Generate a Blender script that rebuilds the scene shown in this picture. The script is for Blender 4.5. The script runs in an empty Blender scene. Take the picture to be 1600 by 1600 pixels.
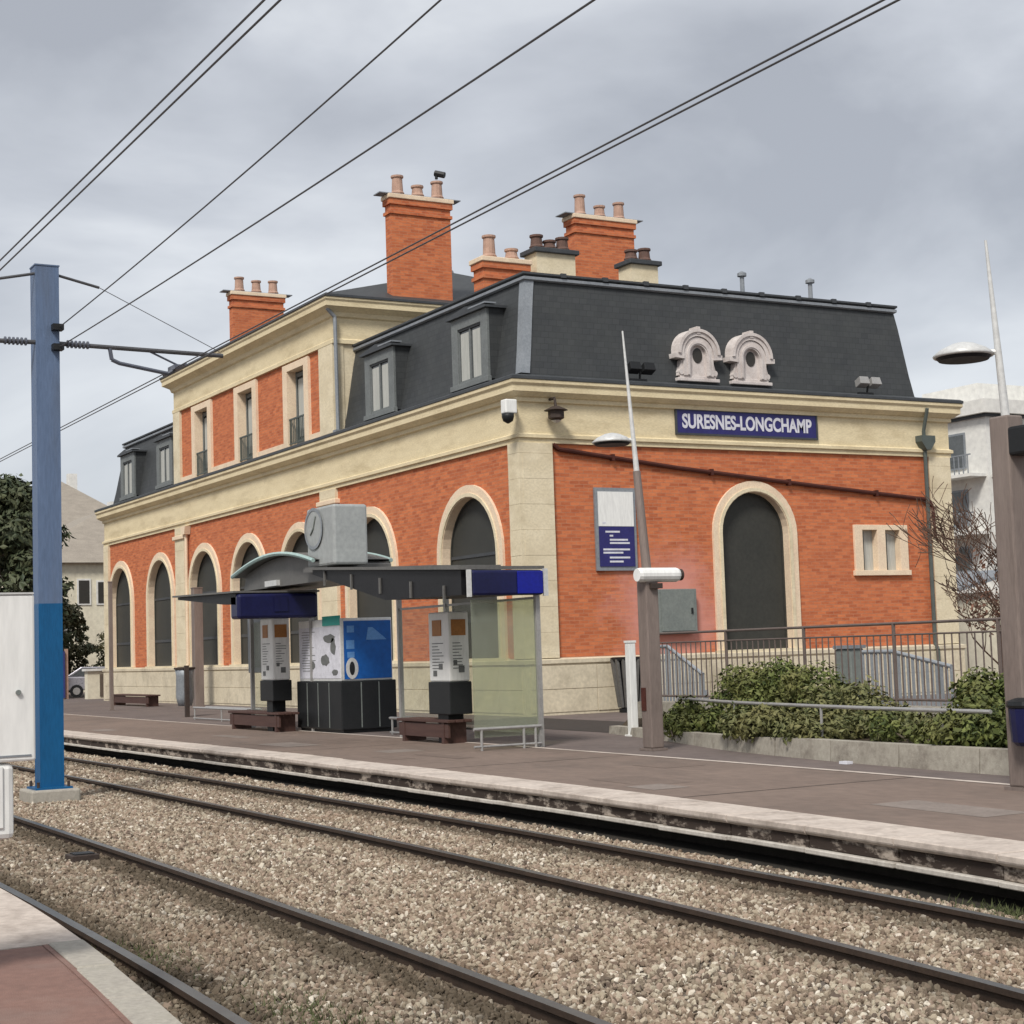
import bpy, bmesh, math, random
from mathutils import Vector, Matrix
random.seed(7)
R = math.radians
sc = bpy.context.scene
col = sc.collection

# ------------------------------------------------------------------ camera
CAM_H = 1.9
cam_d = bpy.data.cameras.new('camera'); cam = bpy.data.objects.new('camera', cam_d); col.objects.link(cam)
RX = ((0.48604047, -0.08725505, -0.86956956), (0.87332056, 0.01114877, 0.48701837), (-0.03280018, -0.99612362, 0.08162038))
m = Matrix.Identity(4)
for i in range(3):
    m[i][0] = RX[i][0]; m[i][1] = -RX[i][1]; m[i][2] = -RX[i][2]
m[2][3] = CAM_H
cam.matrix_world = m
cam_d.sensor_width = 36.0; cam_d.lens = 36.0 * 2621.0 / 1600.0
cam_d.clip_start = 0.1; cam_d.clip_end = 3000
sc.camera = cam

# ------------------------------------------------------------------ world, sun, exposure
SUN_EL, SUN_AZ = R(47), R(-48)          # azimuth measured from +X towards +Y: light comes from +X,-Y
w = bpy.data.worlds.new('World'); sc.world = w; w.use_nodes = True
nt = w.node_tree; N = nt.nodes; L = nt.links
N.clear()
out = N.new('ShaderNodeOutputWorld'); bg = N.new('ShaderNodeBackground'); L.new(bg.outputs[0], out.inputs[0])
sky = N.new('ShaderNodeTexSky'); sky.sky_type = 'NISHITA'; sky.sun_disc = False
sky.sun_elevation = SUN_EL; sky.sun_rotation = R(90) - SUN_AZ
tc = N.new('ShaderNodeTexCoord'); mp = N.new('ShaderNodeMapping'); mp.inputs['Scale'].default_value = (1.0, 1.0, 2.3)
mp.inputs['Location'].default_value = (0.35, 0.1, 0.62)
L.new(tc.outputs['Generated'], mp.inputs[0])
nz = N.new('ShaderNodeTexNoise'); nz.inputs['Scale'].default_value = 2.9; nz.inputs['Detail'].default_value = 6; nz.inputs['Roughness'].default_value = 0.5
nz.inputs['Distortion'].default_value = 0.35
L.new(mp.outputs[0], nz.inputs['Vector'])
cr = N.new('ShaderNodeValToRGB'); e = cr.color_ramp.elements
e[0].position = 0.36; e[0].color = (2.30, 2.40, 2.62, 1); e[1].position = 0.66; e[1].color = (4.6, 4.72, 4.85, 1)
e2 = cr.color_ramp.elements.new(0.5); e2.color = (3.20, 3.32, 3.55, 1)
L.new(nz.outputs['Fac'], cr.inputs[0])
mx = N.new('ShaderNodeMix'); mx.data_type = 'RGBA'; mx.inputs[0].default_value = 0.92
L.new(sky.outputs[0], mx.inputs[6]); L.new(cr.outputs[0], mx.inputs[7]); L.new(mx.outputs[2], bg.inputs[0])
bg.inputs[1].default_value = 0.082
sd = bpy.data.lights.new('sun', 'SUN'); sd.energy = 1.5; sd.angle = R(14); sd.color = (1.0, 0.96, 0.9)
so = bpy.data.objects.new('sun', sd); col.objects.link(so)
sdir = Vector((math.cos(SUN_EL) * math.cos(SUN_AZ), math.cos(SUN_EL) * math.sin(SUN_AZ), math.sin(SUN_EL)))
so.rotation_euler = sdir.to_track_quat('Z', 'Y').to_euler(); so.location = (10, -20, 60)
sc.view_settings.view_transform = 'Standard'; sc.view_settings.look = 'None'
sc.view_settings.exposure = 1.2; sc.view_settings.gamma = 1.0; sc.view_settings.use_curve_mapping = False
sc.render.engine = 'CYCLES'
sc.cycles.max_bounces = 6; sc.cycles.transparent_max_bounces = 12

# ------------------------------------------------------------------ materials
def pos_node(n, l, scale=(1, 1, 1)):
    g = n.new('ShaderNodeNewGeometry'); mpn = n.new('ShaderNodeMapping'); mpn.inputs['Scale'].default_value = scale
    l.new(g.outputs['Position'], mpn.inputs[0]); return mpn
def base_mat(name, rough=0.8, metal=0.0, spec=0.3):
    mt = bpy.data.materials.new(name); mt.use_nodes = True
    n, l = mt.node_tree.nodes, mt.node_tree.links
    b = n['Principled BSDF']; b.inputs['Roughness'].default_value = rough; b.inputs['Metallic'].default_value = metal
    b.inputs['Specular IOR Level'].default_value = spec
    return mt, n, l, b
def mixrgb(n, l, fac, a, b, mode='MIX'):
    x = n.new('ShaderNodeMix'); x.data_type = 'RGBA'; x.blend_type = mode
    for s, v in ((0, fac), (6, a), (7, b)):
        if hasattr(v, 'links'): l.new(v, x.inputs[s])
        elif s == 0: x.inputs[0].default_value = v
        else: x.inputs[s].default_value = (*v, 1) if len(v) == 3 else v
    return x.outputs[2]
def noise(n, l, vec, scale, detail=5, rough=0.6):
    t = n.new('ShaderNodeTexNoise'); t.inputs['Scale'].default_value = scale; t.inputs['Detail'].default_value = detail
    t.inputs['Roughness'].default_value = rough; l.new(vec, t.inputs['Vector']); return t.outputs['Fac']
def ramp(n, l, f, p0, p1, c0=(0, 0, 0), c1=(1, 1, 1)):
    r = n.new('ShaderNodeValToRGB'); r.color_ramp.elements[0].position = p0; r.color_ramp.elements[1].position = p1
    r.color_ramp.elements[0].color = (*c0, 1); r.color_ramp.elements[1].color = (*c1, 1); l.new(f, r.inputs[0]); return r.outputs[0]
def bump(n, l, b, h, strength, dist):
    bp = n.new('ShaderNodeBump'); bp.inputs['Strength'].default_value = strength; bp.inputs['Distance'].default_value = dist
    l.new(h, bp.inputs['Height']); l.new(bp.outputs[0], b.inputs['Normal'])
def M(name, c, c2=None, rough=0.8, scale=3.0, metal=0.0, spec=0.3, dirt=None, dirt_amt=0.5, bstr=0.25, bscale=40, bdist=0.01, stretch=(1, 1, 1), dscale=0.9, dpos=(0.5, 0.72)):
    """two-tone noise colour, optional dirt patches, fine bump"""
    mt, n, l, b = base_mat(name, rough, metal, spec)
    v = pos_node(n, l, stretch).outputs[0]
    c2 = c2 or tuple(x * 0.72 for x in c)
    f1 = ramp(n, l, noise(n, l, v, scale), 0.32, 0.68)
    o = mixrgb(n, l, f1, c2, c)
    fine = noise(n, l, v, scale * 9, 3)
    o = mixrgb(n, l, 0.35, o, mixrgb(n, l, ramp(n, l, fine, 0.3, 0.7), tuple(x * 0.7 for x in c2), tuple(min(1, x * 1.15) for x in c)))
    if dirt:
        d = ramp(n, l, noise(n, l, v, dscale, 6, 0.7), *dpos)
        dm = n.new('ShaderNodeMath'); dm.operation = 'MULTIPLY'; dm.inputs[1].default_value = dirt_amt; l.new(d, dm.inputs[0])
        o = mixrgb(n, l, dm.outputs[0], o, dirt)
    l.new(o, b.inputs['Base Color'])
    rr = n.new('ShaderNodeMapRange'); rr.inputs[3].default_value = max(0.02, rough - 0.08); rr.inputs[4].default_value = min(1, rough + 0.1)
    l.new(fine, rr.inputs[0]); l.new(rr.outputs[0], b.inputs['Roughness'])
    if bstr: bump(n, l, b, noise(n, l, v, bscale, 4), bstr, bdist)
    return mt
def brick_mat(name, patch=False):
    mt, n, l, b = base_mat(name, 0.88, 0, 0.2)
    g = n.new('ShaderNodeNewGeometry'); s = n.new('ShaderNodeSeparateXYZ'); l.new(g.outputs['Position'], s.inputs[0])
    ad = n.new('ShaderNodeMath'); l.new(s.outputs[0], ad.inputs[0]); l.new(s.outputs[1], ad.inputs[1])
    cb = n.new('ShaderNodeCombineXYZ'); l.new(ad.outputs[0], cb.inputs[0]); l.new(s.outputs[2], cb.inputs[1])
    bt = n.new('ShaderNodeTexBrick'); l.new(cb.outputs[0], bt.inputs['Vector'])
    bt.inputs['Color1'].default_value = (0.68, 0.215, 0.085, 1); bt.inputs['Color2'].default_value = (0.29, 0.060, 0.028, 1)
    bt.inputs['Mortar'].default_value = (0.42, 0.24, 0.15, 1)
    bt.inputs['Scale'].default_value = 1.0; bt.inputs['Mortar Size'].default_value = 0.009; bt.inputs['Brick Width'].default_value = 0.27
    bt.inputs['Row Height'].default_value = 0.088; bt.inputs['Bias'].default_value = -0.15
    mp2 = n.new('ShaderNodeMapping'); mp2.inputs['Scale'].default_value = (1, 4.5, 1); l.new(cb.outputs[0], mp2.inputs[0])
    o = mixrgb(n, l, 0.45, bt.outputs['Color'], mixrgb(n, l, ramp(n, l, noise(n, l, mp2.outputs[0], 2.6, 5, 0.75), 0.36, 0.64), (0.30, 0.066, 0.030), (0.61, 0.205, 0.085)))
    o = mixrgb(n, l, ramp(n, l, noise(n, l, cb.outputs[0], 0.45, 4), 0.35, 0.75, (0, 0, 0), (0.4, 0.4, 0.4)), o, (0.50, 0.165, 0.08))
    sp = ramp(n, l, noise(n, l, mp2.outputs[0], 5.5, 3, 0.6), 0.60, 0.70, (0, 0, 0), (0.45, 0.45, 0.45))
    o = mixrgb(n, l, sp, o, (0.22, 0.06, 0.035))
    if patch:   # scrubbed, paler patch of wall round the meter box
        sub = n.new('ShaderNodeVectorMath'); sub.operation = 'SUBTRACT'; sub.inputs[1].default_value = (-35.0, 24.1, 2.75); l.new(g.outputs['Position'], sub.inputs[0])
        dv = n.new('ShaderNodeVectorMath'); dv.operation = 'DIVIDE'; dv.inputs[1].default_value = (0.6, 2.9, 2.6); l.new(sub.outputs[0], dv.inputs[0])
        ln = n.new('ShaderNodeVectorMath'); ln.operation = 'LENGTH'; l.new(dv.outputs[0], ln.inputs[0])
        ad2 = n.new('ShaderNodeMath'); l.new(ln.outputs['Value'], ad2.inputs[0])
        l.new(ramp(n, l, noise(n, l, cb.outputs[0], 1.1, 6, 0.7), 0.2, 0.8, (0, 0, 0), (0.55, 0.55, 0.55)), ad2.inputs[1])
        pk = ramp(n, l, ad2.outputs[0], 0.55, 1.0, (0.9, 0.9, 0.9), (0, 0, 0))
        o = mixrgb(n, l, pk, o, (0.60, 0.27, 0.22))
    l.new(o, b.inputs['Base Color'])
    bump(n, l, b, bt.outputs['Fac'], -0.4, 0.006)
    return mt
def glass_mat(name, tint, alpha, rough=0.06):
    mt, n, l, b = base_mat(name, rough, 0, 0.5)
    tr = n.new('ShaderNodeBsdfTransparent'); tr.inputs[0].default_value = (*tint, 1)
    b.inputs['Base Color'].default_value = (*[x * 0.55 for x in tint], 1)
    mxs = n.new('ShaderNodeMixShader'); v = pos_node(n, l).outputs[0]
    f = n.new('ShaderNodeMapRange'); f.inputs[3].default_value = alpha - 0.05; f.inputs[4].default_value = alpha + 0.07
    l.new(noise(n, l, v, 2.5), f.inputs[0]); l.new(f.outputs[0], mxs.inputs[0])
    l.new(tr.outputs[0], mxs.inputs[1]); l.new(b.outputs[0], mxs.inputs[2]); l.new(mxs.outputs[0], n['Material Output'].inputs[0])
    return mt
def leaf_mat(name, a, b2, c):
    mt, n, l, b = base_mat(name, 0.6, 0, 0.25)
    v = pos_node(n, l).outputs[0]
    at = n.new('ShaderNodeAttribute'); at.attribute_name = 'tint'
    o = mixrgb(n, l, at.outputs['Fac'], a, b2)
    o = mixrgb(n, l, ramp(n, l, noise(n, l, v, 1.6, 3), 0.45, 0.7), o, c)
    l.new(o, b.inputs['Base Color']); b.inputs['Subsurface Weight'].default_value = 0.0
    return mt

MT = {}
MT['brick'] = brick_mat('brick', True)
MT['stone'] = M('limestone', (0.75, 0.66, 0.48), (0.63, 0.54, 0.37), 0.85, 1.6, dirt=(0.33, 0.25, 0.14), dirt_amt=0.4, stretch=(1, 1, 1.5))
MT['stone2'] = M('limestone_cornice', (0.75, 0.645, 0.43), (0.62, 0.52, 0.33), 0.85, 2.2, dirt=(0.30, 0.22, 0.11), dirt_amt=0.42, stretch=(0.6, 0.6, 2.2))
MT['trim'] = M('arch_stone', (0.80, 0.66, 0.48), (0.72, 0.55, 0.40), 0.85, 2.5, dirt=(0.4, 0.3, 0.2), dirt_amt=0.3)
MT['plinth'] = M('plinth_stone', (0.68, 0.60, 0.45), (0.56, 0.49, 0.36), 0.88, 1.3, dirt=(0.24, 0.2, 0.14), dirt_amt=0.55)
MT['pinkstone'] = M('lucarne_stone', (0.66, 0.61, 0.58), (0.52, 0.46, 0.43), 0.85, 4, dirt=(0.25, 0.2, 0.18), dirt_amt=0.45, dscale=3)
def slate_mat():
    mt, n, l, b = base_mat('slate', 0.6, 0, 0.35)
    g = n.new('ShaderNodeNewGeometry'); s = n.new('ShaderNodeSeparateXYZ'); l.new(g.outputs['Position'], s.inputs[0])
    ad = n.new('ShaderNodeMath'); l.new(s.outputs[0], ad.inputs[0]); l.new(s.outputs[1], ad.inputs[1])
    cb = n.new('ShaderNodeCombineXYZ'); l.new(ad.outputs[0], cb.inputs[0]); l.new(s.outputs[2], cb.inputs[1])
    bt = n.new('ShaderNodeTexBrick'); l.new(cb.outputs[0], bt.inputs['Vector'])
    bt.inputs['Color1'].default_value = (0.044, 0.047, 0.050, 1); bt.inputs['Color2'].default_value = (0.033, 0.036, 0.039, 1); bt.inputs['Mortar'].default_value = (0.024, 0.026, 0.028, 1)
    bt.inputs['Scale'].default_value = 1; bt.inputs['Mortar Size'].default_value = 0.008; bt.inputs['Brick Width'].default_value = 0.22; bt.inputs['Row Height'].default_value = 0.16
    o = mixrgb(n, l, ramp(n, l, noise(n, l, cb.outputs[0], 1.2, 5, 0.7), 0.3, 0.75, (0, 0, 0), (0.5, 0.5, 0.5)), bt.outputs['Color'], (0.062, 0.066, 0.062))
    l.new(o, b.inputs['Base Color']); bump(n, l, b, bt.outputs['Fac'], -0.5, 0.01); return mt
MT['slate'] = slate_mat()
MT['zinc'] = M('zinc', (0.30, 0.32, 0.34), (0.21, 0.23, 0.25), 0.55, 2, 0.3, 0.4, bstr=0.1)
MT['zinc_dark'] = M('dark_zinc', (0.07, 0.075, 0.08), (0.045, 0.05, 0.055), 0.55, 2, 0.1, bstr=0.15)
MT['dormer'] = M('dormer_zinc', (0.20, 0.215, 0.21), (0.14, 0.15, 0.15), 0.6, 2, 0.15, bstr=0.1)
MT['panel'] = M('dark_panel', (0.047, 0.047, 0.041), (0.036, 0.037, 0.033), 0.55, 1.2, 0, 0.25, bstr=0.05)
MT['glass'] = M('window_glass', (0.10, 0.11, 0.11), (0.05, 0.055, 0.06), 0.12, 1.2, 0, 0.6, bstr=0)
MT['curtain'] = M('net_curtain', (0.50, 0.50, 0.46), (0.36, 0.37, 0.34), 0.8, 3, stretch=(6, 6, 0.3), bstr=0)
MT['grille'] = M('green_grey_iron', (0.11, 0.13, 0.12), None, 0.6, 6, 0.2)
MT['pot'] = M('terracotta', (0.50, 0.33, 0.25), (0.33, 0.20, 0.15), 0.85, 5)
MT['pot2'] = M('soot_terracotta', (0.16, 0.09, 0.07), (0.09, 0.06, 0.05), 0.85, 5)
MT['white'] = M('white_paint', (0.78, 0.78, 0.75), (0.75, 0.75, 0.72), 0.45, 0.8, dirt=(0.62, 0.60, 0.56), dirt_amt=0.25, bstr=0.0, stretch=(1, 3, .5))
MT['navy'] = M('navy_enamel', (0.030, 0.028, 0.15), (0.022, 0.02, 0.11), 0.35, 3, bstr=0)
MT['ink'] = M('white_enamel', (0.72, 0.72, 0.78), None, 0.4, 8, bstr=0)
MT['iron'] = M('brown_iron', (0.075, 0.055, 0.045), (0.04, 0.03, 0.026), 0.65, 8, 0.2)
MT['pipe'] = M('rust_red_pipe', (0.085, 0.022, 0.014), (0.045, 0.012, 0.008), 0.6, 4)
MT['black'] = M('black_plastic', (0.016, 0.017, 0.018), (0.010, 0.011, 0.012), 0.5, 3, bstr=0.05)
MT['greybox'] = M('grey_green_metal', (0.22, 0.24, 0.22), (0.16, 0.18, 0.17), 0.5, 2, 0.1)
MT['asphalt'] = M('red_brown_asphalt', (0.225, 0.168, 0.136), (0.172, 0.128, 0.104), 0.9, 0.8, dirt=(0.10, 0.082, 0.070), dirt_amt=0.55, bstr=0.5, bscale=120, dscale=0.5, stretch=(0.55, 1, 1))
MT['redasphalt'] = M('red_asphalt', (0.25, 0.145, 0.115), (0.20, 0.118, 0.096), 0.9, 1.6, dirt=(0.20, 0.155, 0.135), dirt_amt=0.7, bstr=0.5, bscale=140)
MT['forecourt'] = M('forecourt_asphalt', (0.175, 0.14, 0.125), (0.125, 0.10, 0.092), 0.9, 0.7, dirt=(0.09, 0.075, 0.07), dirt_amt=0.5, bstr=0.5, bscale=120, stretch=(0.5, 1, 1))
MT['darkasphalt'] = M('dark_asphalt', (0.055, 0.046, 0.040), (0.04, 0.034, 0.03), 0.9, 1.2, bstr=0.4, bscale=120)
MT['asphalt2'] = M('asphalt_repair', (0.195, 0.146, 0.118), (0.155, 0.116, 0.095), 0.9, 1.5, bstr=0.4, bscale=120)
MT['asphalt3'] = M('worn_asphalt', (0.27, 0.225, 0.195), (0.2, 0.165, 0.142), 0.9, 2.5, bstr=0.4, bscale=120)
MT['coping'] = M('pale_concrete', (0.60, 0.52, 0.45), (0.47, 0.40, 0.345), 0.9, 1.5, dirt=(0.21, 0.165, 0.135), dirt_amt=0.7, bstr=0.4, bscale=60, dscale=2.2)
MT['face'] = M('stained_concrete', (0.42, 0.36, 0.30), (0.26, 0.21, 0.17), 0.92, 2.2, dirt=(0.040, 0.028, 0.022), dirt_amt=1.0, bstr=0.4, dscale=2.6, stretch=(1, 1, 2.5), dpos=(0.40, 0.50))
MT['lip'] = M('white_lip', (0.58, 0.54, 0.48), (0.44, 0.40, 0.35), 0.85, 2.5, dirt=(0.16, 0.13, 0.1), dirt_amt=0.7, dscale=3)
MT['shadeconc'] = M('shadow_concrete', (0.045, 0.038, 0.030), (0.022, 0.019, 0.015), 0.95, 2)  # near-black: shade of the void under the platform edge put into the colour
MT['grass'] = M('weeds', (0.095, 0.11, 0.045), (0.065, 0.075, 0.03), 0.8, 8)
MT['bed'] = M('ballast_bed', (0.19, 0.155, 0.125), (0.12, 0.10, 0.08), 0.95, 5, bstr=0.8, bscale=30, bdist=0.03)
MT['rail'] = M('rail_rust', (0.075, 0.050, 0.036), (0.042, 0.03, 0.023), 0.7, 5, 0.3)
MT['railtop'] = M('rail_polished', (0.17, 0.17, 0.16), (0.12, 0.115, 0.11), 0.36, 5, 0.6, bstr=0.02)
MT['mast_hi'] = M('mast_grey_blue', (0.115, 0.165, 0.265), (0.095, 0.14, 0.23), 0.55, 1.4, dirt=(0.09, 0.10, 0.12), dirt_amt=0.4, stretch=(3, 3, 0.4))
MT['mast_lo'] = M('mast_blue', (0.006, 0.095, 0.235), (0.005, 0.075, 0.19), 0.4, 1.4, stretch=(3, 3, 0.5))
MT['conc'] = M('footing_concrete', (0.42, 0.39, 0.33), (0.32, 0.29, 0.25), 0.9, 3, dirt=(0.15, 0.14, 0.1), dirt_amt=0.5, dscale=3)
MT['wire'] = M('copper_wire', (0.11, 0.11, 0.115), None, 0.5, 5, 0.4, bstr=0)
MT['insul'] = M('insulator', (0.11, 0.12, 0.15), None, 0.4, 9, bstr=0)
MT['lamp_post'] = M('bronze_brown_paint', (0.225, 0.180, 0.158), (0.165, 0.13, 0.113), 0.6, 2, 0.1, stretch=(3, 3, 0.4), dirt=(0.28, 0.23, 0.2), dirt_amt=0.5, bstr=0.1)
MT['lamp_white'] = M('pale_grey_steel', (0.60, 0.60, 0.58), (0.5, 0.5, 0.49), 0.4, 2, 0.1, bstr=0)
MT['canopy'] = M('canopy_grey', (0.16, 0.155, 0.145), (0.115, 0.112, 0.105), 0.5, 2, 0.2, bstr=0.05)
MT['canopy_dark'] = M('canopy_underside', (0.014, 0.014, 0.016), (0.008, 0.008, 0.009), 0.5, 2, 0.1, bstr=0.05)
MT['blue_light'] = M('blue_sign_box', (0.008, 0.014, 0.26), (0.006, 0.01, 0.18), 0.3, 1.5, bstr=0)
MT['blue_dark'] = M('dark_blue_box', (0.010, 0.012, 0.065), (0.008, 0.009, 0.04), 0.35, 1.5, bstr=0)
MT['poster'] = M('blue_poster', (0.008, 0.115, 0.42), (0.006, 0.085, 0.33), 0.3, 1.0, bstr=0)
MT['poster2'] = M('pale_blue_print', (0.13, 0.30, 0.60), (0.09, 0.24, 0.52), 0.3, 2, bstr=0)
MT['teal'] = M('teal_print', (0.02, 0.33, 0.27), (0.015, 0.26, 0.22), 0.4, 2, bstr=0)
MT['orange'] = M('orange_print', (0.42, 0.18, 0.05), (0.3, 0.13, 0.04), 0.5, 4, bstr=0)
MT['greyprint'] = M('grey_print', (0.17, 0.18, 0.17), (0.10, 0.10, 0.10), 0.5, 9, bstr=0)
MT['cube'] = M('clock_cube_grey', (0.37, 0.385, 0.375), (0.31, 0.325, 0.32), 0.5, 1.2, 0.1, bstr=0.03)
MT['cubeface'] = M('clock_face', (0.42, 0.46, 0.47), (0.36, 0.41, 0.43), 0.35, 2, bstr=0)
MT['green_rim'] = M('pale_green_rim', (0.40, 0.52, 0.49), (0.3, 0.42, 0.4), 0.4, 2, bstr=0)
MT['glass_green'] = glass_mat('green_glass', (0.84, 0.87, 0.76), 0.20)
MT['glass_clear'] = glass_mat('clear_glass', (0.93, 0.94, 0.90), 0.10)
MT['bench'] = M('red_brown_wood', (0.095, 0.050, 0.040), (0.06, 0.03, 0.025), 0.6, 4, stretch=(0.4, 4, 4))
MT['steel'] = M('brushed_steel', (0.42, 0.41, 0.39), (0.33, 0.32, 0.31), 0.4, 4, 0.4, bstr=0)
MT['fence'] = M('fence_paint', (0.16, 0.125, 0.11), (0.11, 0.085, 0.075), 0.6, 6, 0.1)
MT['slat'] = M('blue_grey_slats', (0.33, 0.35, 0.37), (0.25, 0.27, 0.29), 0.5, 3, 0.2)
MT['wallconc'] = M('planter_concrete', (0.40, 0.37, 0.31), (0.29, 0.26, 0.215), 0.92, 1.6, dirt=(0.13, 0.105, 0.085), dirt_amt=0.75, dscale=2.4, bstr=0.5)
MT['soil'] = M('soil', (0.075, 0.055, 0.035), (0.04, 0.03, 0.02), 0.95, 4)
MT['bark'] = M('bark', (0.14, 0.085, 0.06), (0.085, 0.05, 0.036), 0.9, 6)
MT['bark2'] = M('grey_bark', (0.15, 0.12, 0.09), (0.09, 0.07, 0.055), 0.9, 6)
MT['leaf_hedge'] = leaf_mat('hedge_leaf', (0.036, 0.052, 0.012), (0.145, 0.168, 0.045), (0.165, 0.160, 0.055))
MT['leaf_low'] = leaf_mat('variegated_leaf', (0.045, 0.055, 0.015), (0.20, 0.20, 0.085), (0.15, 0.135, 0.05))
MT['leaf_rust'] = leaf_mat('dry_leaf', (0.10, 0.045, 0.03), (0.20, 0.10, 0.065), (0.15, 0.08, 0.05))
MT['leaf_dark'] = leaf_mat('evergreen_leaf', (0.034, 0.048, 0.024), (0.095, 0.108, 0.058), (0.07, 0.075, 0.035))
MT['leaf_olive'] = leaf_mat('olive_leaf', (0.06, 0.07, 0.03), (0.13, 0.125, 0.065), (0.11, 0.09, 0.04))
MT['render_cream'] = M('cream_render', (0.72, 0.67, 0.53), (0.62, 0.57, 0.44), 0.9, 0.5)
MT['render_white'] = M('white_render', (0.74, 0.73, 0.68), (0.64, 0.63, 0.6), 0.9, 0.4)
MT['tile'] = M('brown_tile_roof', (0.34, 0.30, 0.25), (0.25, 0.22, 0.185), 0.9, 1.5, stretch=(1, 1, 3))
MT['shade'] = M('dark_opening', (0.045, 0.042, 0.036), None, 0.4, 2, bstr=0)
MT['carpaint'] = M('silver_car_paint', (0.42, 0.41, 0.44), (0.38, 0.37, 0.4), 0.28, 1, 0.5, bstr=0)
MT['hoard'] = M('violet_blue_board', (0.045, 0.055, 0.20), (0.035, 0.04, 0.14), 0.6, 1)

# ------------------------------------------------------------------ mesh helpers
class MB:
    def __init__(s): s.v = []; s.f = []
    def add(s, vs, fs):
        o = len(s.v); s.v += [tuple(p) for p in vs]; s.f += [tuple(i + o for i in q) for q in fs]; return s
    def quad(s, a, b, c, d): return s.add([a, b, c, d], [(0, 1, 2, 3)])
    def hexa(s, p):   # 8 points: bottom 4 then top 4
        return s.add(p, [(3, 2, 1, 0), (4, 5, 6, 7), (0, 1, 5, 4), (1, 2, 6, 5), (2, 3, 7, 6), (3, 0, 4, 7)])
    def box(s, x0, x1, y0, y1, z0, z1):
        return s.hexa([(x0, y0, z0), (x1, y0, z0), (x1, y1, z0), (x0, y1, z0), (x0, y0, z1), (x1, y0, z1), (x1, y1, z1), (x0, y1, z1)])
    def mbox(s, f, u0, u1, d0, d1, z0, z1):
        return s.hexa([f(u0, d0, z0), f(u1, d0, z0), f(u1, d1, z0), f(u0, d1, z0), f(u0, d0, z1), f(u1, d0, z1), f(u1, d1, z1), f(u0, d1, z1)])
    def tube(s, a, b, r0, r1=None, n=8, caps=True):
        a, b = Vector(a), Vector(b); r1 = r0 if r1 is None else r1
        d = (b - a).normalized(); t = Vector((0, 0, 1)) if abs(d.z) < 0.9 else Vector((1, 0, 0))
        x = d.cross(t).normalized(); y = d.cross(x)
        vs = []
        for c, r in ((a, r0), (b, r1)):
            for k in range(n):
                an = 2 * math.pi * k / n; vs.append(c + x * (r * math.cos(an)) + y * (r * math.sin(an)))
        fs = [(k, (k + 1) % n, n + (k + 1) % n, n + k) for k in range(n)]
        if caps: fs += [tuple(range(n - 1, -1, -1)), tuple(range(n, 2 * n))]
        return s.add(vs, fs)
    def path(s, pts, r, n=6):
        for a, b in zip(pts[:-1], pts[1:]): s.tube(a, b, r, r, n)
        return s
    def lathe(s, c, prof, n=16, axis=2):
        o = len(s.v); k0 = len(prof)
        for r, h in prof:
            for k in range(n):
                an = 2 * math.pi * k / n; p = [0, 0, 0]
                p[axis] = h; p[(axis + 1) % 3] = r * math.cos(an); p[(axis + 2) % 3] = r * math.sin(an)
                s.v.append((c[0] + p[0], c[1] + p[1], c[2] + p[2]))
        for j in range(k0 - 1):
            for k in range(n): s.f.append((o + j * n + k, o + j * n + (k + 1) % n, o + (j + 1) * n + (k + 1) % n, o + (j + 1) * n + k))
        s.f.append(tuple(o + k for k in range(n - 1, -1, -1))); s.f.append(tuple(o + (k0 - 1) * n + k for k in range(n)))
        return s
    def prism(s, pts, f, d0, d1):   # polygon (u,z) extruded in depth through mapping f
        n = len(pts); vs = [f(u, d0, z) for u, z in pts] + [f(u, d1, z) for u, z in pts]
        return s.add(vs, [tuple(range(n)), tuple(range(2 * n - 1, n - 1, -1))] + [(k, n + k, n + (k + 1) % n, (k + 1) % n) for k in range(n)])
    def build(s, name, mat, parent=None, smooth=False, bevel=0.0, fix=True, loc=None):
        me = bpy.data.meshes.new(name); me.from_pydata(s.v, [], s.f); me.update()
        if fix:
            bm = bmesh.new(); bm.from_mesh(me); bmesh.ops.recalc_face_normals(bm, faces=bm.faces); bm.to_mesh(me); bm.free()
        mats = mat if isinstance(mat, (list, tuple)) else [mat]
        for q in mats: me.materials.append(MT[q] if isinstance(q, str) else q)
        if smooth:
            for p in me.polygons: p.use_smooth = True
        o = bpy.data.objects.new(name, me); col.objects.link(o)
        if bevel:
            b = o.modifiers.new('bevel', 'BEVEL'); b.width = bevel; b.segments = 2; b.limit_method = 'ANGLE'
        put(o, parent); return o
WL = {}
def put(o, parent):
    wl = Vector(o.location)
    if parent is not None:
        o.parent = parent; o.location = wl - WL.get(parent.name, Vector((0, 0, 0)))
    WL[o.name] = wl
def tag(o, label, cat, group=None):
    o['label'] = label; o['category'] = cat
    if group: o['group'] = group
    return o
def thing(name, loc, label, cat, group=None):
    o = bpy.data.objects.new(name, None); col.objects.link(o); o.location = loc; o.empty_display_size = 0.3
    WL[o.name] = Vector(loc); return tag(o, label, cat, group)
def struct(o): o['kind'] = 'structure'; return o
def rebase(o):
    """move a one-mesh thing's origin to the middle of its base"""
    me = o.data; xs = [v.co for v in me.vertices]
    c = Vector(((min(p.x for p in xs) + max(p.x for p in xs)) / 2, (min(p.y for p in xs) + max(p.y for p in xs)) / 2, min(p.z for p in xs)))
    me.transform(Matrix.Translation(-c)); o.location = c; WL[o.name] = c; return o
def interp(tab, x):
    if x <= tab[0][0]: return tab[0][1]
    for (a, b), (c, d), in zip(tab[:-1], tab[1:]):
        if x <= c:
            t = (x - a) / (c - a); return b + (d - b) * t
    return tab[-1][1]
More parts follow.
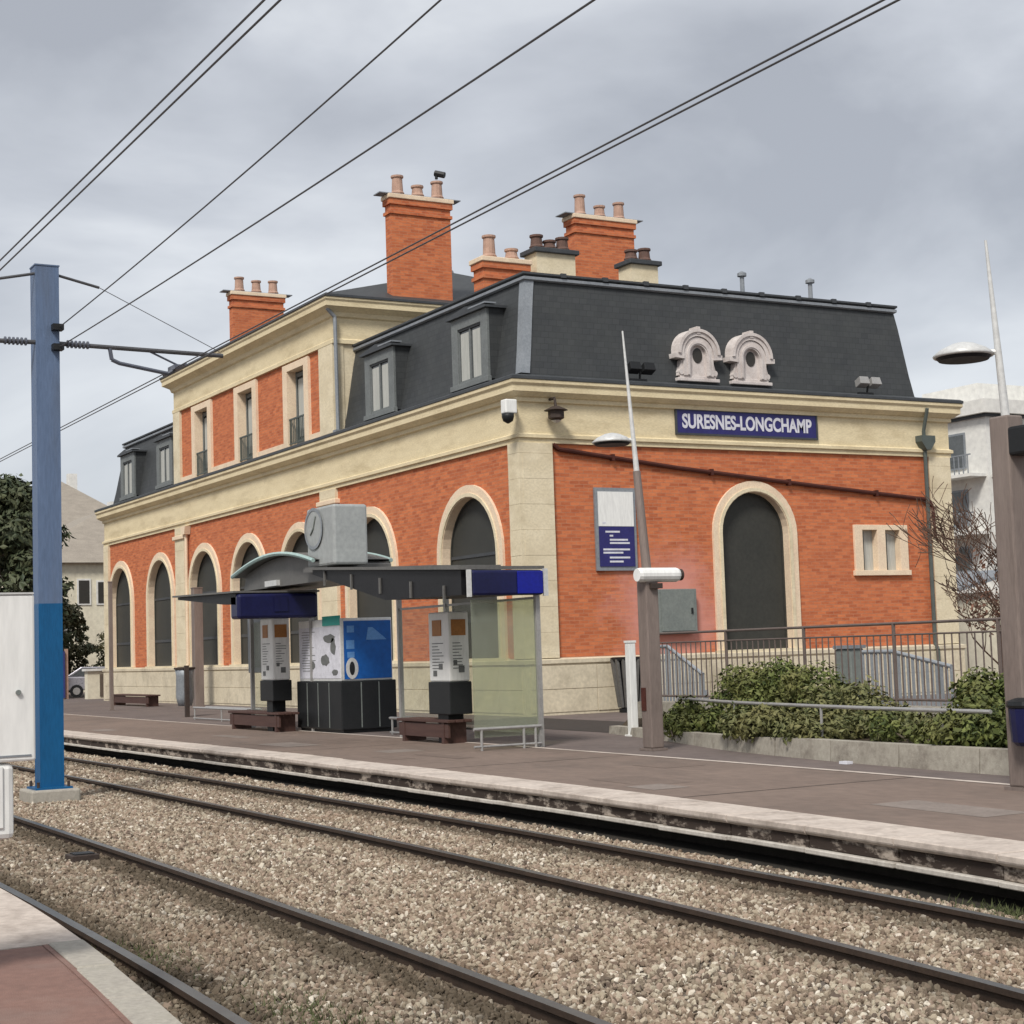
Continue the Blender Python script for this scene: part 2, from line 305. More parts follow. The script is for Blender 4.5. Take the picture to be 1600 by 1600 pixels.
def smooth_tab(tab, wdt=2.5):
    def f(x): return sum(interp(tab, x + wdt * (k / 4.0)) for k in range(-4, 5)) / 9.0
    return f
edge = smooth_tab([(-400, 11.0), (-90, 10.1), (-38.6, 9.8), (-26.5, 9.82), (-17.4, 9.63), (-12.3, 9.38), (-8.85, 9.05), (-3, 8.3), (10, 6.2)])
r1 = smooth_tab([(-400, 10.0), (-90, 9.1), (-34.4, 8.80), (-26, 8.86), (-16, 8.78), (-8.3, 8.43), (-3, 7.7), (10, 5.6)])
r3 = smooth_tab([(-400, 6.1), (-90, 5.2), (-19.4, 4.88), (-12.7, 4.80), (-7.8, 4.62), (-3, 4.25), (10, 2.9)])
nedge = smooth_tab([(-400, 3.6), (-60, 2.75), (-12.5, 2.73), (-10.1, 2.63), (-7.3, 2.38), (-3, 1.9), (10, 0.5)], 1.5)
def frange(a, b, s):
    n = int(round((b - a) / s)); return [a + (b - a) * k / n for k in range(n + 1)]

# ------------------------------------------------------------------ ground, platform, track bed
g = MB().quad((-900, -500, -0.45), (300, -500, -0.45), (300, 900, -0.45), (-900, 900, -0.45))
struct(g.build('ground', 'forecourt'))
xs = frange(-120, 8, 1.0) 
tb = MB()
for a, b in zip(xs[:-1], xs[1:]):
    for k in range(6):
        def yy(x, j): return nedge(x) - 0.5 + (edge(x) + 0.9 - nedge(x)) * j / 6.0
        tb.quad((a, yy(a, k), -0.11), (b, yy(b, k), -0.11), (b, yy(b, k + 1), -0.11), (a, yy(a, k + 1), -0.11))
struct(tb.build('track_bed', 'bed'))
# far platform: top sheet, recessed back wall below, coloured dark as the shadow gap
CW = 0.62
pf = MB()
for a, b in zip(xs[:-1], xs[1:]):
    pf.quad((a, edge(a) + CW - 0.02, 0.295), (b, edge(b) + CW - 0.02, 0.295), (b, edge(b) + 4.0, 0.295), (a, edge(a) + 4.0, 0.295))
platform = struct(pf.build('platform', 'asphalt'))
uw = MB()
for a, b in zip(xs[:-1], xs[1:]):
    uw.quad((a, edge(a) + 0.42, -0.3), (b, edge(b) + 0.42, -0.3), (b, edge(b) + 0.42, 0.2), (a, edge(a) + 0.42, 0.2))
uw.build('platform_wall', 'shadeconc', platform)
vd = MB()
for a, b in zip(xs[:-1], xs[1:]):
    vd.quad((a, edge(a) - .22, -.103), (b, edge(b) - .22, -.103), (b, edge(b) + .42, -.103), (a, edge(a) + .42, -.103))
vd.build('shadow_strip', 'shadeconc', platform)  # strip coloured as the shadow below the overhanging coping
ln = MB()
for a, b in zip(xs[:-1], xs[1:]):
    ln.quad((a, edge(a) + 3.86, 0.300), (b, edge(b) + 3.86, 0.300), (b, edge(b) + 3.97, 0.300), (a, edge(a) + 3.97, 0.300))
ln.build('joint_strip', 'coping', platform)
rp_ = random.Random(9)
for k in range(16):
    px_ = -9 - rp_.random() * 36; o_ = rp_.uniform(.9, 3.2); wx, wy = rp_.uniform(.5, 2.2), rp_.uniform(.25, .7)
    zq = .2964 + k * .00014
    MB().quad((px_, edge(px_) + o_, zq), (px_ + wx, edge(px_ + wx) + o_, zq), (px_ + wx, edge(px_ + wx) + o_ + wy, zq), (px_, edge(px_) + o_ + wy, zq)).build('asphalt_patch', 'asphalt2' if k % 3 else 'asphalt3', platform)
jx = -8.5
while jx > -60:
    MB().quad((jx, edge(jx) + CW, .2990), (jx + .025, edge(jx) + CW, .2990), (jx + .025, edge(jx) + 3.86, .2990), (jx, edge(jx) + 3.86, .2990)).build('surface_joint', 'darkasphalt', platform); jx -= 6.2
fc = MB()
for a, b in zip(xs[:-1], xs[1:]):
    fc.quad((a, edge(a) + 4.0, 0.292), (b, edge(b) + 4.0, 0.292), (b, 80, 0.292), (a, 80, 0.292))
struct(fc.build('forecourt', 'forecourt'))
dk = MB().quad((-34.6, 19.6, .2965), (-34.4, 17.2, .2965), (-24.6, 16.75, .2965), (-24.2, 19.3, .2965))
struct(dk.build('dark_ground_sheet', 'darkasphalt'))  # darker sheet over the forecourt by the building corner
# coping units of the far platform, each one piece; variants share meshes
def coping_mesh(seed, wlen):
    rr = random.Random(seed); b = MB(); h = wlen / 2 - 0.006
    prof = [(0.0, 0.30), (CW, 0.30), (CW, 0.19), (0.40, 0.19), (0.40, 0.14), (0.02, 0.145), (-0.012, 0.20)]
    n = len(prof)
    ch = 0.02
    b.add([(-h, y, z) for y, z in prof] + [(h, y, z) for y, z in prof],
          [tuple(range(n)), tuple(range(2 * n - 1, n - 1, -1))] + [(k, n + k, n + (k + 1) % n, (k + 1) % n) for k in range(n)])
    me_o = b.build('coping_stone', 'coping', None, bevel=0.0); return me_o
def unit_obj(meshes, name, parent, x, f, wlen, dz=0.0, rr=random):
    me = rr.choice(meshes); o = bpy.data.objects.new(name, me); col.objects.link(o)
    y0, y1 = f(x - wlen / 2), f(x + wlen / 2)
    o.rotation_euler = (rr.uniform(-.004, .004), rr.uniform(-.003, .003), math.atan2(y1 - y0, wlen))
    o.location = (x, (y0 + y1) / 2 + rr.uniform(-.008, .008), dz + rr.uniform(-.005, .005)); put(o, parent); return o
def stone_mesh(prof, wlen, mat, nm):
    b = MB(); n = len(prof); h = wlen / 2 - 0.007
    b.add([(-h, y, z) for y, z in prof] + [(h, y, z) for y, z in prof],
          [tuple(range(n)), tuple(range(2 * n - 1, n - 1, -1))] + [(k, n + k, n + (k + 1) % n, (k + 1) % n) for k in range(n)])
    me = bpy.data.meshes.new(nm); me.from_pydata(b.v, [], b.f); me.update()
    bm = bmesh.new(); bm.from_mesh(me); bmesh.ops.recalc_face_normals(bm, faces=bm.faces)
    bmesh.ops.bevel(bm, geom=[q for q in bm.edges if q.calc_length() > 0.15], offset=0.008, segments=1, affect='EDGES')
    bm.to_mesh(me); bm.free(); me.materials.append(MT[mat]); return me
WC = 1.25
cope = [stone_mesh([(0, 0.305), (CW, 0.305), (CW, 0.22), (0.03, 0.22), (0.0, 0.25)], WC, 'coping', 'coping_stone')]
facem = [stone_mesh([(0.05, 0.22), (0.42, 0.22), (0.42, 0.105), (0.05, 0.105)], WC, 'face', 'edge_beam')]
lipm = [stone_mesh([(0.0, 0.105), (0.40, 0.105), (0.40, 0.055), (0.0, 0.06)], WC, 'lip', 'edge_lip')]
x = -6.0
while x > -85:
    unit_obj(cope, 'coping_stone', platform, x, edge, WC)
    unit_obj(facem, 'edge_beam', platform, x, edge, WC)
    unit_obj(lipm, 'edge_lip', platform, x, edge, WC)
    x -= WC
# near platform where the photographer stands
np_ = MB(); xn = frange(-9.9, 6, 0.75)
for a, b in zip(xn[:-1], xn[1:]):
    np_.quad((a, -6, 0.295), (b, -6, 0.295), (b, nedge(b) - 0.19, 0.295), (a, nedge(a) - 0.19, 0.295))
near = struct(np_.build('near_platform', 'redasphalt'))
WN = 0.9
ncope = [stone_mesh([(0, 0.302), (-0.20, 0.302), (-0.20, -0.3), (0.0, -0.3)], WN, 'conc', 'near_coping_stone')]
x = -9.9 + WN / 2
while x < 5:
    unit_obj(ncope, 'coping_stone', near, x, nedge, WN); x += WN
npp = MB(); xq = frange(-34, -9.915, 0.8)
for a, b in zip(xq[:-1], xq[1:]):
    npp.hexa([(a, -6, -.3), (b, -6, -.3), (b, nedge(b), -.3), (a, nedge(a), -.3), (a, -6, .298), (b, -6, .298), (b, nedge(b), .298), (a, nedge(a), .298)])
npp.build('concrete_ramp', 'coping', near)
ed = MB()
for a, b in zip(xn[:-1], xn[1:]):
    ed.quad((a, nedge(a) - 0.235, 0.2995), (b, nedge(b) - 0.235, 0.2995), (b, nedge(b) - 0.208, 0.2995), (a, nedge(a) - 0.208, 0.2995))
ed.build('painted_line', 'redasphalt', near)

# rails: one track = one thing with two rails
def rail_mb(f, off):
    prof = [(-.036, 0), (.036, 0), (.036, -.035), (.010, -.05), (.010, -.135), (.07, -.15), (.07, -.16), (-.07, -.16), (-.07, -.15), (-.010, -.135), (-.010, -.05), (-.036, -.035)]
    b = MB(); n = len(prof); xr = frange(-120, 8, 1.0); o = 0
    for x in xr:
        y = f(x) + off
        b.v += [(x, y + p, q) for p, q in prof]
    for j in range(len(xr) - 1):
        for k in range(n): b.f.append((j * n + k, j * n + (k + 1) % n, (j + 1) * n + (k + 1) % n, (j + 1) * n + k))
    return b
def track(f, label):
    t = thing('tram_track', (-20, f(-20) - .72, -.1), label, 'track', 'tram tracks')
    for off in (0, -1.45 if f is r1 else -1.56):
        o = rail_mb(f, off).build('rail', ['rail', 'railtop'], t, fix=True)
        for p in o.data.polygons:
            if p.normal.z > 0.9 and p.center.z > -0.01: p.material_index = 1
    return t
track(r1, 'tram track of two brown rails running beside the stained concrete platform edge')
track(r3, 'tram track beside the red asphalt platform, its outer rail close to the kerb')
# rail joint: fishplate and bolts of near track
fp = thing('drain_box', (-17.2, r3(-17.2) - .36, -.1), 'small dark metal box lying in the ballast against a rail', 'box')
MB().box(-17.34, -17.06, r3(-17.2) - .48, r3(-17.2) - .20, -.11, -.02).build('casing', 'iron', fp, bevel=.008)
MB().box(-17.30, -17.10, r3(-17.2) - .44, r3(-17.2) - .24, -.02, -.008).build('lid', 'black', fp)

# ballast: real stones scattered on points (instances), nobody could count them
def scatter():
    rr = random.Random(3); pts = []; tint = []; scl = []
    def ok(x, y):
        for f in (r1, r3):
            for off in (0, -1.45):
                if abs(y - (f(x) + off)) < 0.055: return False
        return True
    x = 1.0
    while x > -75:
        dist = abs(x)
        size = 0.034 if dist < 15 else 0.040 if dist < 26 else 0.058 if dist < 40 else 0.10
        cov = 0.86 / (size * size * 0.62)
        dx = 0.5; lo, hi = nedge(x) + .0, edge(x) - .10
        if x < -30: lo += 0.9
        n = int(cov * dx * (hi - lo))
        for _ in range(n):
            px, py = x - rr.random() * dx, rr.uniform(lo, hi)
            if not ok(px, py): continue
            rel = min(abs(py - (f(px) + off)) for f in (r1, r3) for off in (0, -1.45))
            t = rr.random()
            near_rail = max(0.0, 1 - rel / 0.36)
            band = max([1 - abs((f(px) - py) - .20) / .24 for f in (r1, r3)] + [0])  # one-sided darker band of stones beside each track's far rail
            near_rail = max(near_rail, band)
            pts.append((px, py, -0.105 + rr.uniform(-.014, .024) * (size / .045)))
            tint.append(near_rail * (0.7 + 0.5 * rr.random()) + (0.38 if py < r3(px) - .1 else 0) * (1 if rr.random() < .8 else 0)); scl.append(size * rr.uniform(0.55, 1.35))
        x -= dx
    me = bpy.data.meshes.new('ballast'); me.from_pydata(pts, [], [])
    for nm, arr in (('dirt', tint), ('scl', scl)):  # dirt: grime close to the rails plus the one-sided dark band
        a = me.attributes.new(nm, 'FLOAT', 'POINT'); a.data.foreach_set('value', arr)
    o = bpy.data.objects.new('ballast', me); col.objects.link(o)
    o['kind'] = 'stuff'; o['label'] = 'pale beige and pinkish ballast stones between the rails'; o['category'] = 'ballast'
    mt, n, l, b = base_mat('ballast_stone', 0.9, 0, 0.25)
    oi = n.new('ShaderNodeObjectInfo'); at = n.new('ShaderNodeAttribute'); at.attribute_type = 'INSTANCER'; at.attribute_name = 'dirt'
    r = n.new('ShaderNodeValToRGB'); r.color_ramp.interpolation = 'LINEAR'
    el = r.color_ramp.elements; el[0].position = 0; el[0].color = (0.10, 0.075, 0.06, 1); el[1].position = 1; el[1].color = (0.72, 0.66, 0.56, 1)
    for p, c in ((0.16, (0.155, 0.122, 0.088)), (0.35, (0.25, 0.203, 0.150)), (0.5, (0.33, 0.248, 0.193)), (0.72, (0.355, 0.305, 0.225)), (0.9, (0.47, 0.42, 0.325))):
        q = el.new(p); q.color = (*c, 1)
    l.new(oi.outputs['Random'], r.inputs[0])
    geo = n.new('ShaderNodeNewGeometry')
    big = noise(n, l, geo.outputs['Position'], 0.9, 4)
    o1 = mixrgb(n, l, ramp(n, l, big, 0.35, 0.7), r.outputs[0], mixrgb(n, l, 0.5, r.outputs[0], (0.27, 0.185, 0.125)))
    o2 = mixrgb(n, l, at.outputs['Fac'], o1, (0.090, 0.070, 0.048))
    l.new(o2, b.inputs['Base Color'])
    ng = bpy.data.node_groups.new('ballast_scatter', 'GeometryNodeTree')
    ng.interface.new_socket('Geometry', in_out='INPUT', socket_type='NodeSocketGeometry'); ng.interface.new_socket('Geometry', in_out='OUTPUT', socket_type='NodeSocketGeometry')
    gi = ng.nodes.new('NodeGroupInput'); go = ng.nodes.new('NodeGroupOutput'); K = ng.nodes.new; LK = ng.links.new
    g2i = K('GeometryNodeGeometryToInstance')
    for k in range(4):
        ico = K('GeometryNodeMeshIcoSphere'); ico.inputs['Radius'].default_value = 0.5; ico.inputs['Subdivisions'].default_value = 2
        sp = K('GeometryNodeSetPosition'); nn = K('ShaderNodeTexNoise'); nn.noise_dimensions = '4D'; nn.inputs['W'].default_value = k * 7.3; nn.inputs['Scale'].default_value = 1.9; nn.inputs['Detail'].default_value = 2
        sb = K('ShaderNodeVectorMath'); sb.operation = 'SUBTRACT'; sb.inputs[1].default_value = (.5, .5, .5); LK(nn.outputs['Color'], sb.inputs[0])
        ms = K('ShaderNodeVectorMath'); ms.operation = 'SCALE'; ms.inputs['Scale'].default_value = 0.95; LK(sb.outputs[0], ms.inputs[0])
        LK(ico.outputs['Mesh'], sp.inputs['Geometry']); LK(ms.outputs[0], sp.inputs['Offset'])
        ss = K('GeometryNodeSetShadeSmooth'); ss.inputs['Shade Smooth'].default_value = False; LK(sp.outputs[0], ss.inputs['Geometry'])
        sm = K('GeometryNodeSetMaterial'); sm.inputs['Material'].default_value = mt; LK(ss.outputs[0], sm.inputs['Geometry'])
        LK(sm.outputs[0], g2i.inputs[0])
    ip = K('GeometryNodeInstanceOnPoints'); LK(gi.outputs[0], ip.inputs['Points']); LK(g2i.outputs[0], ip.inputs['Instance']); ip.inputs['Pick Instance'].default_value = True
    ri = K('FunctionNodeRandomValue'); ri.data_type = 'INT'; ri.inputs['Min'].default_value = 0; ri.inputs['Max'].default_value = 3
    LK(ri.outputs[2], ip.inputs['Instance Index'])
    rv = K('FunctionNodeRandomValue'); rv.data_type = 'FLOAT_VECTOR'; rv.inputs['Max'].default_value = (6.28, 6.28, 6.28); LK(rv.outputs[0], ip.inputs['Rotation'])
    na = K('GeometryNodeInputNamedAttribute'); na.data_type = 'FLOAT'; na.inputs['Name'].default_value = 'scl'
    rs = K('FunctionNodeRandomValue'); rs.data_type = 'FLOAT_VECTOR'; rs.inputs['Min'].default_value = (1, .8, .55); rs.inputs['Max'].default_value = (1.6, 1.1, .95); rs.inputs['Seed'].default_value = 5
    vm = K('ShaderNodeVectorMath'); vm.operation = 'SCALE'; LK(rs.outputs[0], vm.inputs[0]); LK(na.outputs['Attribute'], vm.inputs['Scale']); LK(vm.outputs[0], ip.inputs['Scale'])
    LK(ip.outputs[0], go.inputs[0])
    md = o.modifiers.new('scatter', 'NODES'); md.node_group = ng
    me.materials.append(mt)
scatter()

# ------------------------------------------------------------------ station building
FY, GX, XL, YB = 19.9, -35.04, -71.4, 33.75
Z0 = 0.292
fac = lambda u, d, z: (u, FY + d, z)
gab = lambda u, d, z: (GX - d, u, z)
B = thing('station_building', (-53.2, 26.8, Z0), 'long red brick station building with cream stone trim, slate mansard roofs and tall chimneys', 'building')
def arch_pts(c, hw, zb, zs, n=18, rise=None):
    rise = hw if rise is None else rise
    p = [(c - hw, zb)]
    for k in range(n + 1):
        a = math.pi * (1 - k / n); p.append((c + hw * math.cos(a), zs + rise * math.sin(a)))
    return p + [(c + hw, zb)]
def wall_open(f, u0, u1, z0, z1, ops, d=0.0):
    """ops: (centre, half width, bottom, spring, arched)"""
    b = MB(); cur = u0
    for c, hw, zb, zs, ar in sorted(ops):
        b.quad(f(cur, d, z0), f(c - hw, d, z0), f(c - hw, d, z1), f(cur, d, z1))
        if zb > z0: b.quad(f(c - hw, d, z0), f(c + hw, d, z0), f(c + hw, d, zb), f(c - hw, d, zb))
        if ar:
            p = arch_pts(c, hw, zb, zs)[1:-1]
            for (ua, za), (ub, zb2) in zip(p[:-1], p[1:]): b.quad(f(ua, d, za), f(ub, d, zb2), f(ub, d, z1), f(ua, d, z1))
        else: b.quad(f(c - hw, d, zs), f(c + hw, d, zs), f(c + hw, d, z1), f(c - hw, d, z1))
        cur = c + hw
    b.quad(f(cur, d, z0), f(u1, d, z0), f(u1, d, z1), f(cur, d, z1))
    return b
def arch_ring(f, c, hi, ho, zb, zs, d0, d1, full=True, riseadd=0.0):
    b = MB(); pi_, po = arch_pts(c, hi, zb, zs), arch_pts(c, ho, zb, zs)
    if not full: pi_, po = pi_[1:-1], po[1:-1]
    n = len(pi_)
    vs = [f(u, d, z) for d in (d0, d1) for P in (pi_, po) for u, z in P]
    fs = []
    for k in range(n - 1):
        fs += [(k, k + 1, n + k + 1, n + k), (2 * n + k, 3 * n + k, 3 * n + k + 1, 2 * n + k + 1), (k, 2 * n + k, 2 * n + k + 1, k + 1), (n + k, n + k + 1, 3 * n + k + 1, 3 * n + k)]
    fs += [(0, n, 3 * n, 2 * n), (n - 1, 3 * n - 1, 4 * n - 1, 2 * n - 1)]
    return b.add(vs, fs)
def arched_window(f, c, hi, ho, zb, ztop, parent):
    zs = ztop - hi
    pn = MB().prism(arch_pts(c, hi + .03, zb, zs), f, .20, .26).build('window_panel', 'panel', parent)
    s = arch_ring(f, c, hi, ho, zb, zs, -.07, .20).build('surround', 'trim', pn)
    arch_ring(f, c, hi - .0 + .02, hi + .11, zb, zs, -.10, -.06).build('surround_moulding', 'stone', pn)
    arch_ring(f, c, hi - .05, hi + .01, zb, zs, .17, .21).build('frame', 'panel', pn)
    if f is fac:
        MB().mbox(f, c - hi + .01, c + hi - .01, .175, .21, 2.62, 2.72).build('transom', 'zinc_dark', pn)
        MB().mbox(f, c - hi + .01, c + hi - .01, .175, .21, zs - .04, zs + .04).build('transom', 'zinc_dark', pn)
    MB().mbox(f, c - ho - .06, c + ho + .06, -.13, .2, zb - .10, zb).build('sill', 'stone', pn)
FA = [-37.75, -43.85, -49.2, -53.8, -58.4, -63.65, -69.05]
ZT, ZP = 5.80, 1.70
fops = [(c, 1.55, ZP, ZT - 1.5, True) for c in FA]
wall_open(fac, XL, GX, Z0, 6.9, fops).build('front_wall', 'brick', B)
wall_open(gab, FY, YB, Z0, 6.9, [(26.85, 1.12, ZP, 4.72, True), (30.71, .26, 3.72, 4.82, False), (31.52, .26, 3.72, 4.82, False)]).build('end_wall', 'brick', B)
MB().box(XL + .01, GX - .3, YB - .3, YB, Z0, 6.9).build('rear_wall', 'brick', B)
MB().box(XL, XL + .3, FY + .3, YB - .31, Z0, 6.9).build('end_wall', 'brick', B)
for c in FA: arched_window(fac, c, 1.48, 1.80, ZP, ZT, B)
arched_window(gab, 26.85, 1.07, 1.36, ZP, 5.79, B)
# plinth with cap moulding
def ring(prof, x0, x1, y0, y1):
    b = MB(); n = len(prof)
    for o_, z in prof: b.v += [(x0 - o_, y0 - o_, z), (x1 + o_, y0 - o_, z), (x1 + o_, y1 + o_, z), (x0 - o_, y1 + o_, z)]
    for j in range(n - 1):
        for k in range(4): b.f.append((j * 4 + k, j * 4 + (k + 1) % 4, (j + 1) * 4 + (k + 1) % 4, (j + 1) * 4 + k))
    return b
ring([(0.13, Z0), (0.13, 1.50), (0.17, 1.53), (0.17, 1.62), (0.02, 1.66)], XL, GX, FY, YB).build('plinth', 'plinth', B)
# vertical joints in the plinth blocks are cut as thin separate slabs
rr = random.Random(5)
def plinth_blocks(f, u0, u1):
    u = u0
    while u < u1 - .3:
        wl = min(rr.uniform(1.3, 1.9), u1 - u)
        for z0, z1 in ((.36, .90), (.915, 1.47)):
            MB().mbox(f, u + .008, u + wl - .008, -.145 - rr.random() * .008, -.12, z0, z1).build('stone_block', 'plinth', B, bevel=.006)
        u += wl
plinth_blocks(fac, XL, GX); plinth_blocks(gab, FY, YB)
# pilasters: corner ones made of stacked stone blocks
def pilaster(f, u0, u1, blocks=True, d=-.10):
    z = 1.66; k = 0
    while z < 6.85:
        h = min(.62, 6.88 - z)
        MB().mbox(f, u0 + .002, u1 - .002, d - rr.random() * .006, .06, z + .002, z + h - .002).build('stone_block', 'stone', B, bevel=.004)
        z += h; k += 1
pilaster(fac, GX - .44, GX + .10); pilaster(gab, FY + .002, FY + .86)
pilaster(gab, YB - .80, YB - .002)
pilaster(fac, -47.35, -46.15); pilaster(fac, -61.55, -60.45); pilaster(fac, XL, XL + .7)
for u0, u1 in ((-47.42, -46.08), (-61.62, -60.38)):
    MB().mbox(fac, u0 - .06, u1 + .06, -.17, .05, 6.42, 6.56).build('pilaster_capital', 'trim', B, bevel=.02)
# entablature
ring([(0, 6.88), (.07, 6.88), (.07, 6.98), (.12, 7.0), (.12, 7.08), (.04, 7.12), (.04, 7.86)], XL, GX, FY, YB).build('frieze', 'stone2', B)
ring([(.04, 7.86), (.11, 7.88), (.11, 7.98), (.17, 8.0), (.30, 8.10), (.30, 8.24), (.35, 8.30), (.35, 8.38), (.0, 8.42)], XL, GX, FY, YB).build('cornice', 'stone2', B)
ring([(.30, 8.385), (.37, 8.39), (.37, 8.46), (.30, 8.50), (-.05, 8.56)], XL, GX, FY, YB).build('gutter', 'zinc_dark', B)

# mansard roofs
def mansard(x0, x1, s0, s1, parent):
    """s0/s1: does the low / high X end slope"""
    y0, y1 = FY, 33.0
    def rect(o_, z): return [(x0 + (o_ if s0 else 0), y0 + o_, z), (x1 - (o_ if s1 else 0), y0 + o_, z), (x1 - (o_ if s1 else 0), y1 - o_ * .45, z), (x0 + (o_ if s0 else 0), y1 - o_ * .45, z)]
    def loft(levels, nm, mt, par):
        b = MB()
        for o_, z in levels: b.v += rect(o_, z)
        for j in range(len(levels) - 1):
            for k in range(4): b.f.append((j * 4 + k, j * 4 + (k + 1) % 4, (j + 1) * 4 + (k + 1) % 4, (j + 1) * 4 + k))
        b.f.append(tuple(range((len(levels) - 1) * 4, len(levels) * 4)))
        return b.build(nm, mt, par)
    r = loft([(.06, 8.50), (.26, 8.62), (.38, 9.2), (.50, 9.9), (.62, 10.6), (.72, 11.08)], 'mansard_roof', 'slate', parent)
    loft([(.69, 11.06), (.62, 11.09), (.62, 11.16), (.70, 11.19), (.72, 11.14)], 'roof_cornice', 'zinc', r)
    loft([(.66, 11.19), (.60, 11.22), (.60, 11.27), (.9, 11.33), (3.6, 11.62)], 'roof_top', 'zinc_dark', r)
    if s1:   # zinc hip flashing on the visible corner
        b = MB(); P = [(.24, 8.64), (.36, 9.2), (.48, 9.9), (.60, 10.6), (.70, 11.06)]
        for o_, z in P:
            o2 = o_ - .02
            b.v += [(x1 - o2 - .26, y0 + o2, z), (x1 - o2, y0 + o2, z), (x1 - o2, y0 + o2 + .26, z)]
        for j in range(len(P) - 1):
            for k in range(2): b.f.append((j * 3 + k, j * 3 + k + 1, (j + 1) * 3 + k + 1, (j + 1) * 3 + k))
        b.build('hip_flashing', 'zinc', r)
    return r
CX0, CX1 = -61.6, -46.2
mr = mansard(CX1 + .01, GX, False, True, B)
ml = mansard(XL, CX0 - .01, True, False, B)
def dormer(c, parent):
    z0, z1, hw = 8.72, 10.52, .98
    d = MB().prism([(c - hw, z0), (c + hw, z0), (c + hw, z1), (c - hw, z1)], fac, .16, .75).build('dormer', 'slate', parent)
    fr = MB()
    fr.mbox(fac, c - hw, c - hw + .34, .08, .16, z0, z1).mbox(fac, c + hw - .34, c + hw, .08, .16, z0, z1).mbox(fac, c - hw + .34, c + hw - .34, .08, .16, z1 - .30, z1).mbox(fac, c - hw - .05, c + hw + .05, .03, .16, z0 - .08, z0 + .06)
    fr.build('dormer_front', 'dormer', d, bevel=.01)
    MB().mbox(fac, c - .64, c + .64, .145, .155, z0 + .06, z1 - .36).build('pane', 'glass', d)
    for q in (-1, 1): MB().mbox(fac, c + q * .33 - .22, c + q * .33 + .22, .138, .144, z0 + .15, z1 - .42).build('curtain', 'curtain', d)
    sf = MB()
    for q in (-.61, 0, .61): sf.mbox(fac, c + q - .035, c + q + .035, .11, .143, z0 + .06, z1 - .36)
    sf.mbox(fac, c - .6, c + .6, .112, .142, z0 + .06, z0 + .14)
    sf.build('sash', 'dormer', d)
    MB().mbox(fac, c - .60, c + .60, .10, .15, z1 - .36, z1 - .30).build('blind_box', 'black', d)
    rp = [(c - hw - .12, z1), (c + hw + .12, z1), (c + hw + .12, z1 + .06), (c, z1 + .20), (c - hw - .12, z1 + .06)]
    MB().prism(rp, fac, -.02, .95).build('dormer_roof', 'zinc_dark', d)
    MB().mbox(fac, c + .2, c + hw + .13, -.03, .3, z1 + .09, z1 + .13).build('roof_flashing', 'zinc', d)
for c in (-43.2, -37.65): dormer(c, mr)
for c in (-68.3, -63.3): dormer(c, ml)
# stone bull's-eye lucarnes on the end roof
def lucarne(c, parent):
    gab = lambda u, d, z: (GX - d - .13, u, z)
    lu = MB().prism(arch_pts(c, .44, 8.74, 9.36), gab, .10, .8).build('lucarne', 'pinkstone', parent)
    MB().mbox(gab, c - .66, c + .66, .0, .4, 8.66, 8.75).build('lucarne_sill', 'pinkstone', lu, bevel=.015)
    MB().mbox(gab, c - .56, c + .56, .04, .4, 8.75, 8.81).build('lucarne_sill', 'pinkstone', lu, bevel=.01)
    arch_ring(gab, c, .26, .47, 8.81, 9.36, .0, .7).build('lucarne_arch', 'pinkstone', lu)
    arch_ring(gab, c, .30, .36, 8.83, 9.36, -.025, .01).build('lucarne_moulding', 'pinkstone', lu)
    arch_ring(gab, c, .47, .58, 9.3, 9.38, -.03, .72, False).build('lucarne_hood', 'pinkstone', lu)
    arch_ring(gab, c, .58, .66, 9.3, 9.38, -.07, .74, False).build('lucarne_hood', 'pinkstone', lu)
    for q in (-1, 1):
        MB().prism([(c + q * .46, 9.24), (c + q * .74, 9.26), (c + q * .74, 9.38), (c + q * .46, 9.38)], gab, -.03, .6).build('hood_end', 'pinkstone', lu)
        MB().prism([(c + q * .46, 8.81), (c + q * .62, 8.81), (c + q * .56, 9.0), (c + q * .50, 9.22), (c + q * .46, 9.24)], gab, .06, .5).build('scroll', 'pinkstone', lu)
        MB().tube(gab(c + q * .53, .02, 8.90), gab(c + q * .53, .4, 8.90), .075, n=12).build('scroll', 'pinkstone', lu)
    MB().mbox(gab, c - .06, c + .06, -.05, .3, 9.90, 10.10).build('keystone', 'pinkstone', lu, bevel=.01)
    p = [(c + .03 + .15 * math.cos(a), 9.36 + .20 * math.sin(a)) for a in [2 * math.pi * k / 20 for k in range(20)]]
    MB().prism(p, gab, .085, .10).build('dark_oval', 'shade', lu)  # dark oval set into the upper part of the niche
    MB().mbox(gab, c - .70, c + .70, .12, .5, 8.58, 8.66).build('lead_flashing', 'zinc_dark', lu)
for c in (25.40, 27.12): lucarne(c, mr)
# roof-edge vents
for y in (27.55, 29.9):
    MB().tube((-36.0, y, 11.2), (-36.0, y, 11.78), .06).lathe((-36.0, y, 0), [(.06, 11.76), (.13, 11.78), (.13, 11.86), (.03, 11.92)], 10).build('vent_pipe', 'zinc', mr)
for k in range(9):
    MB().box(-35.70, -35.62, 21.6 + k * 1.25, 21.75 + k * 1.25, 11.19, 11.30).build('snow_hook', 'zinc_dark', mr)

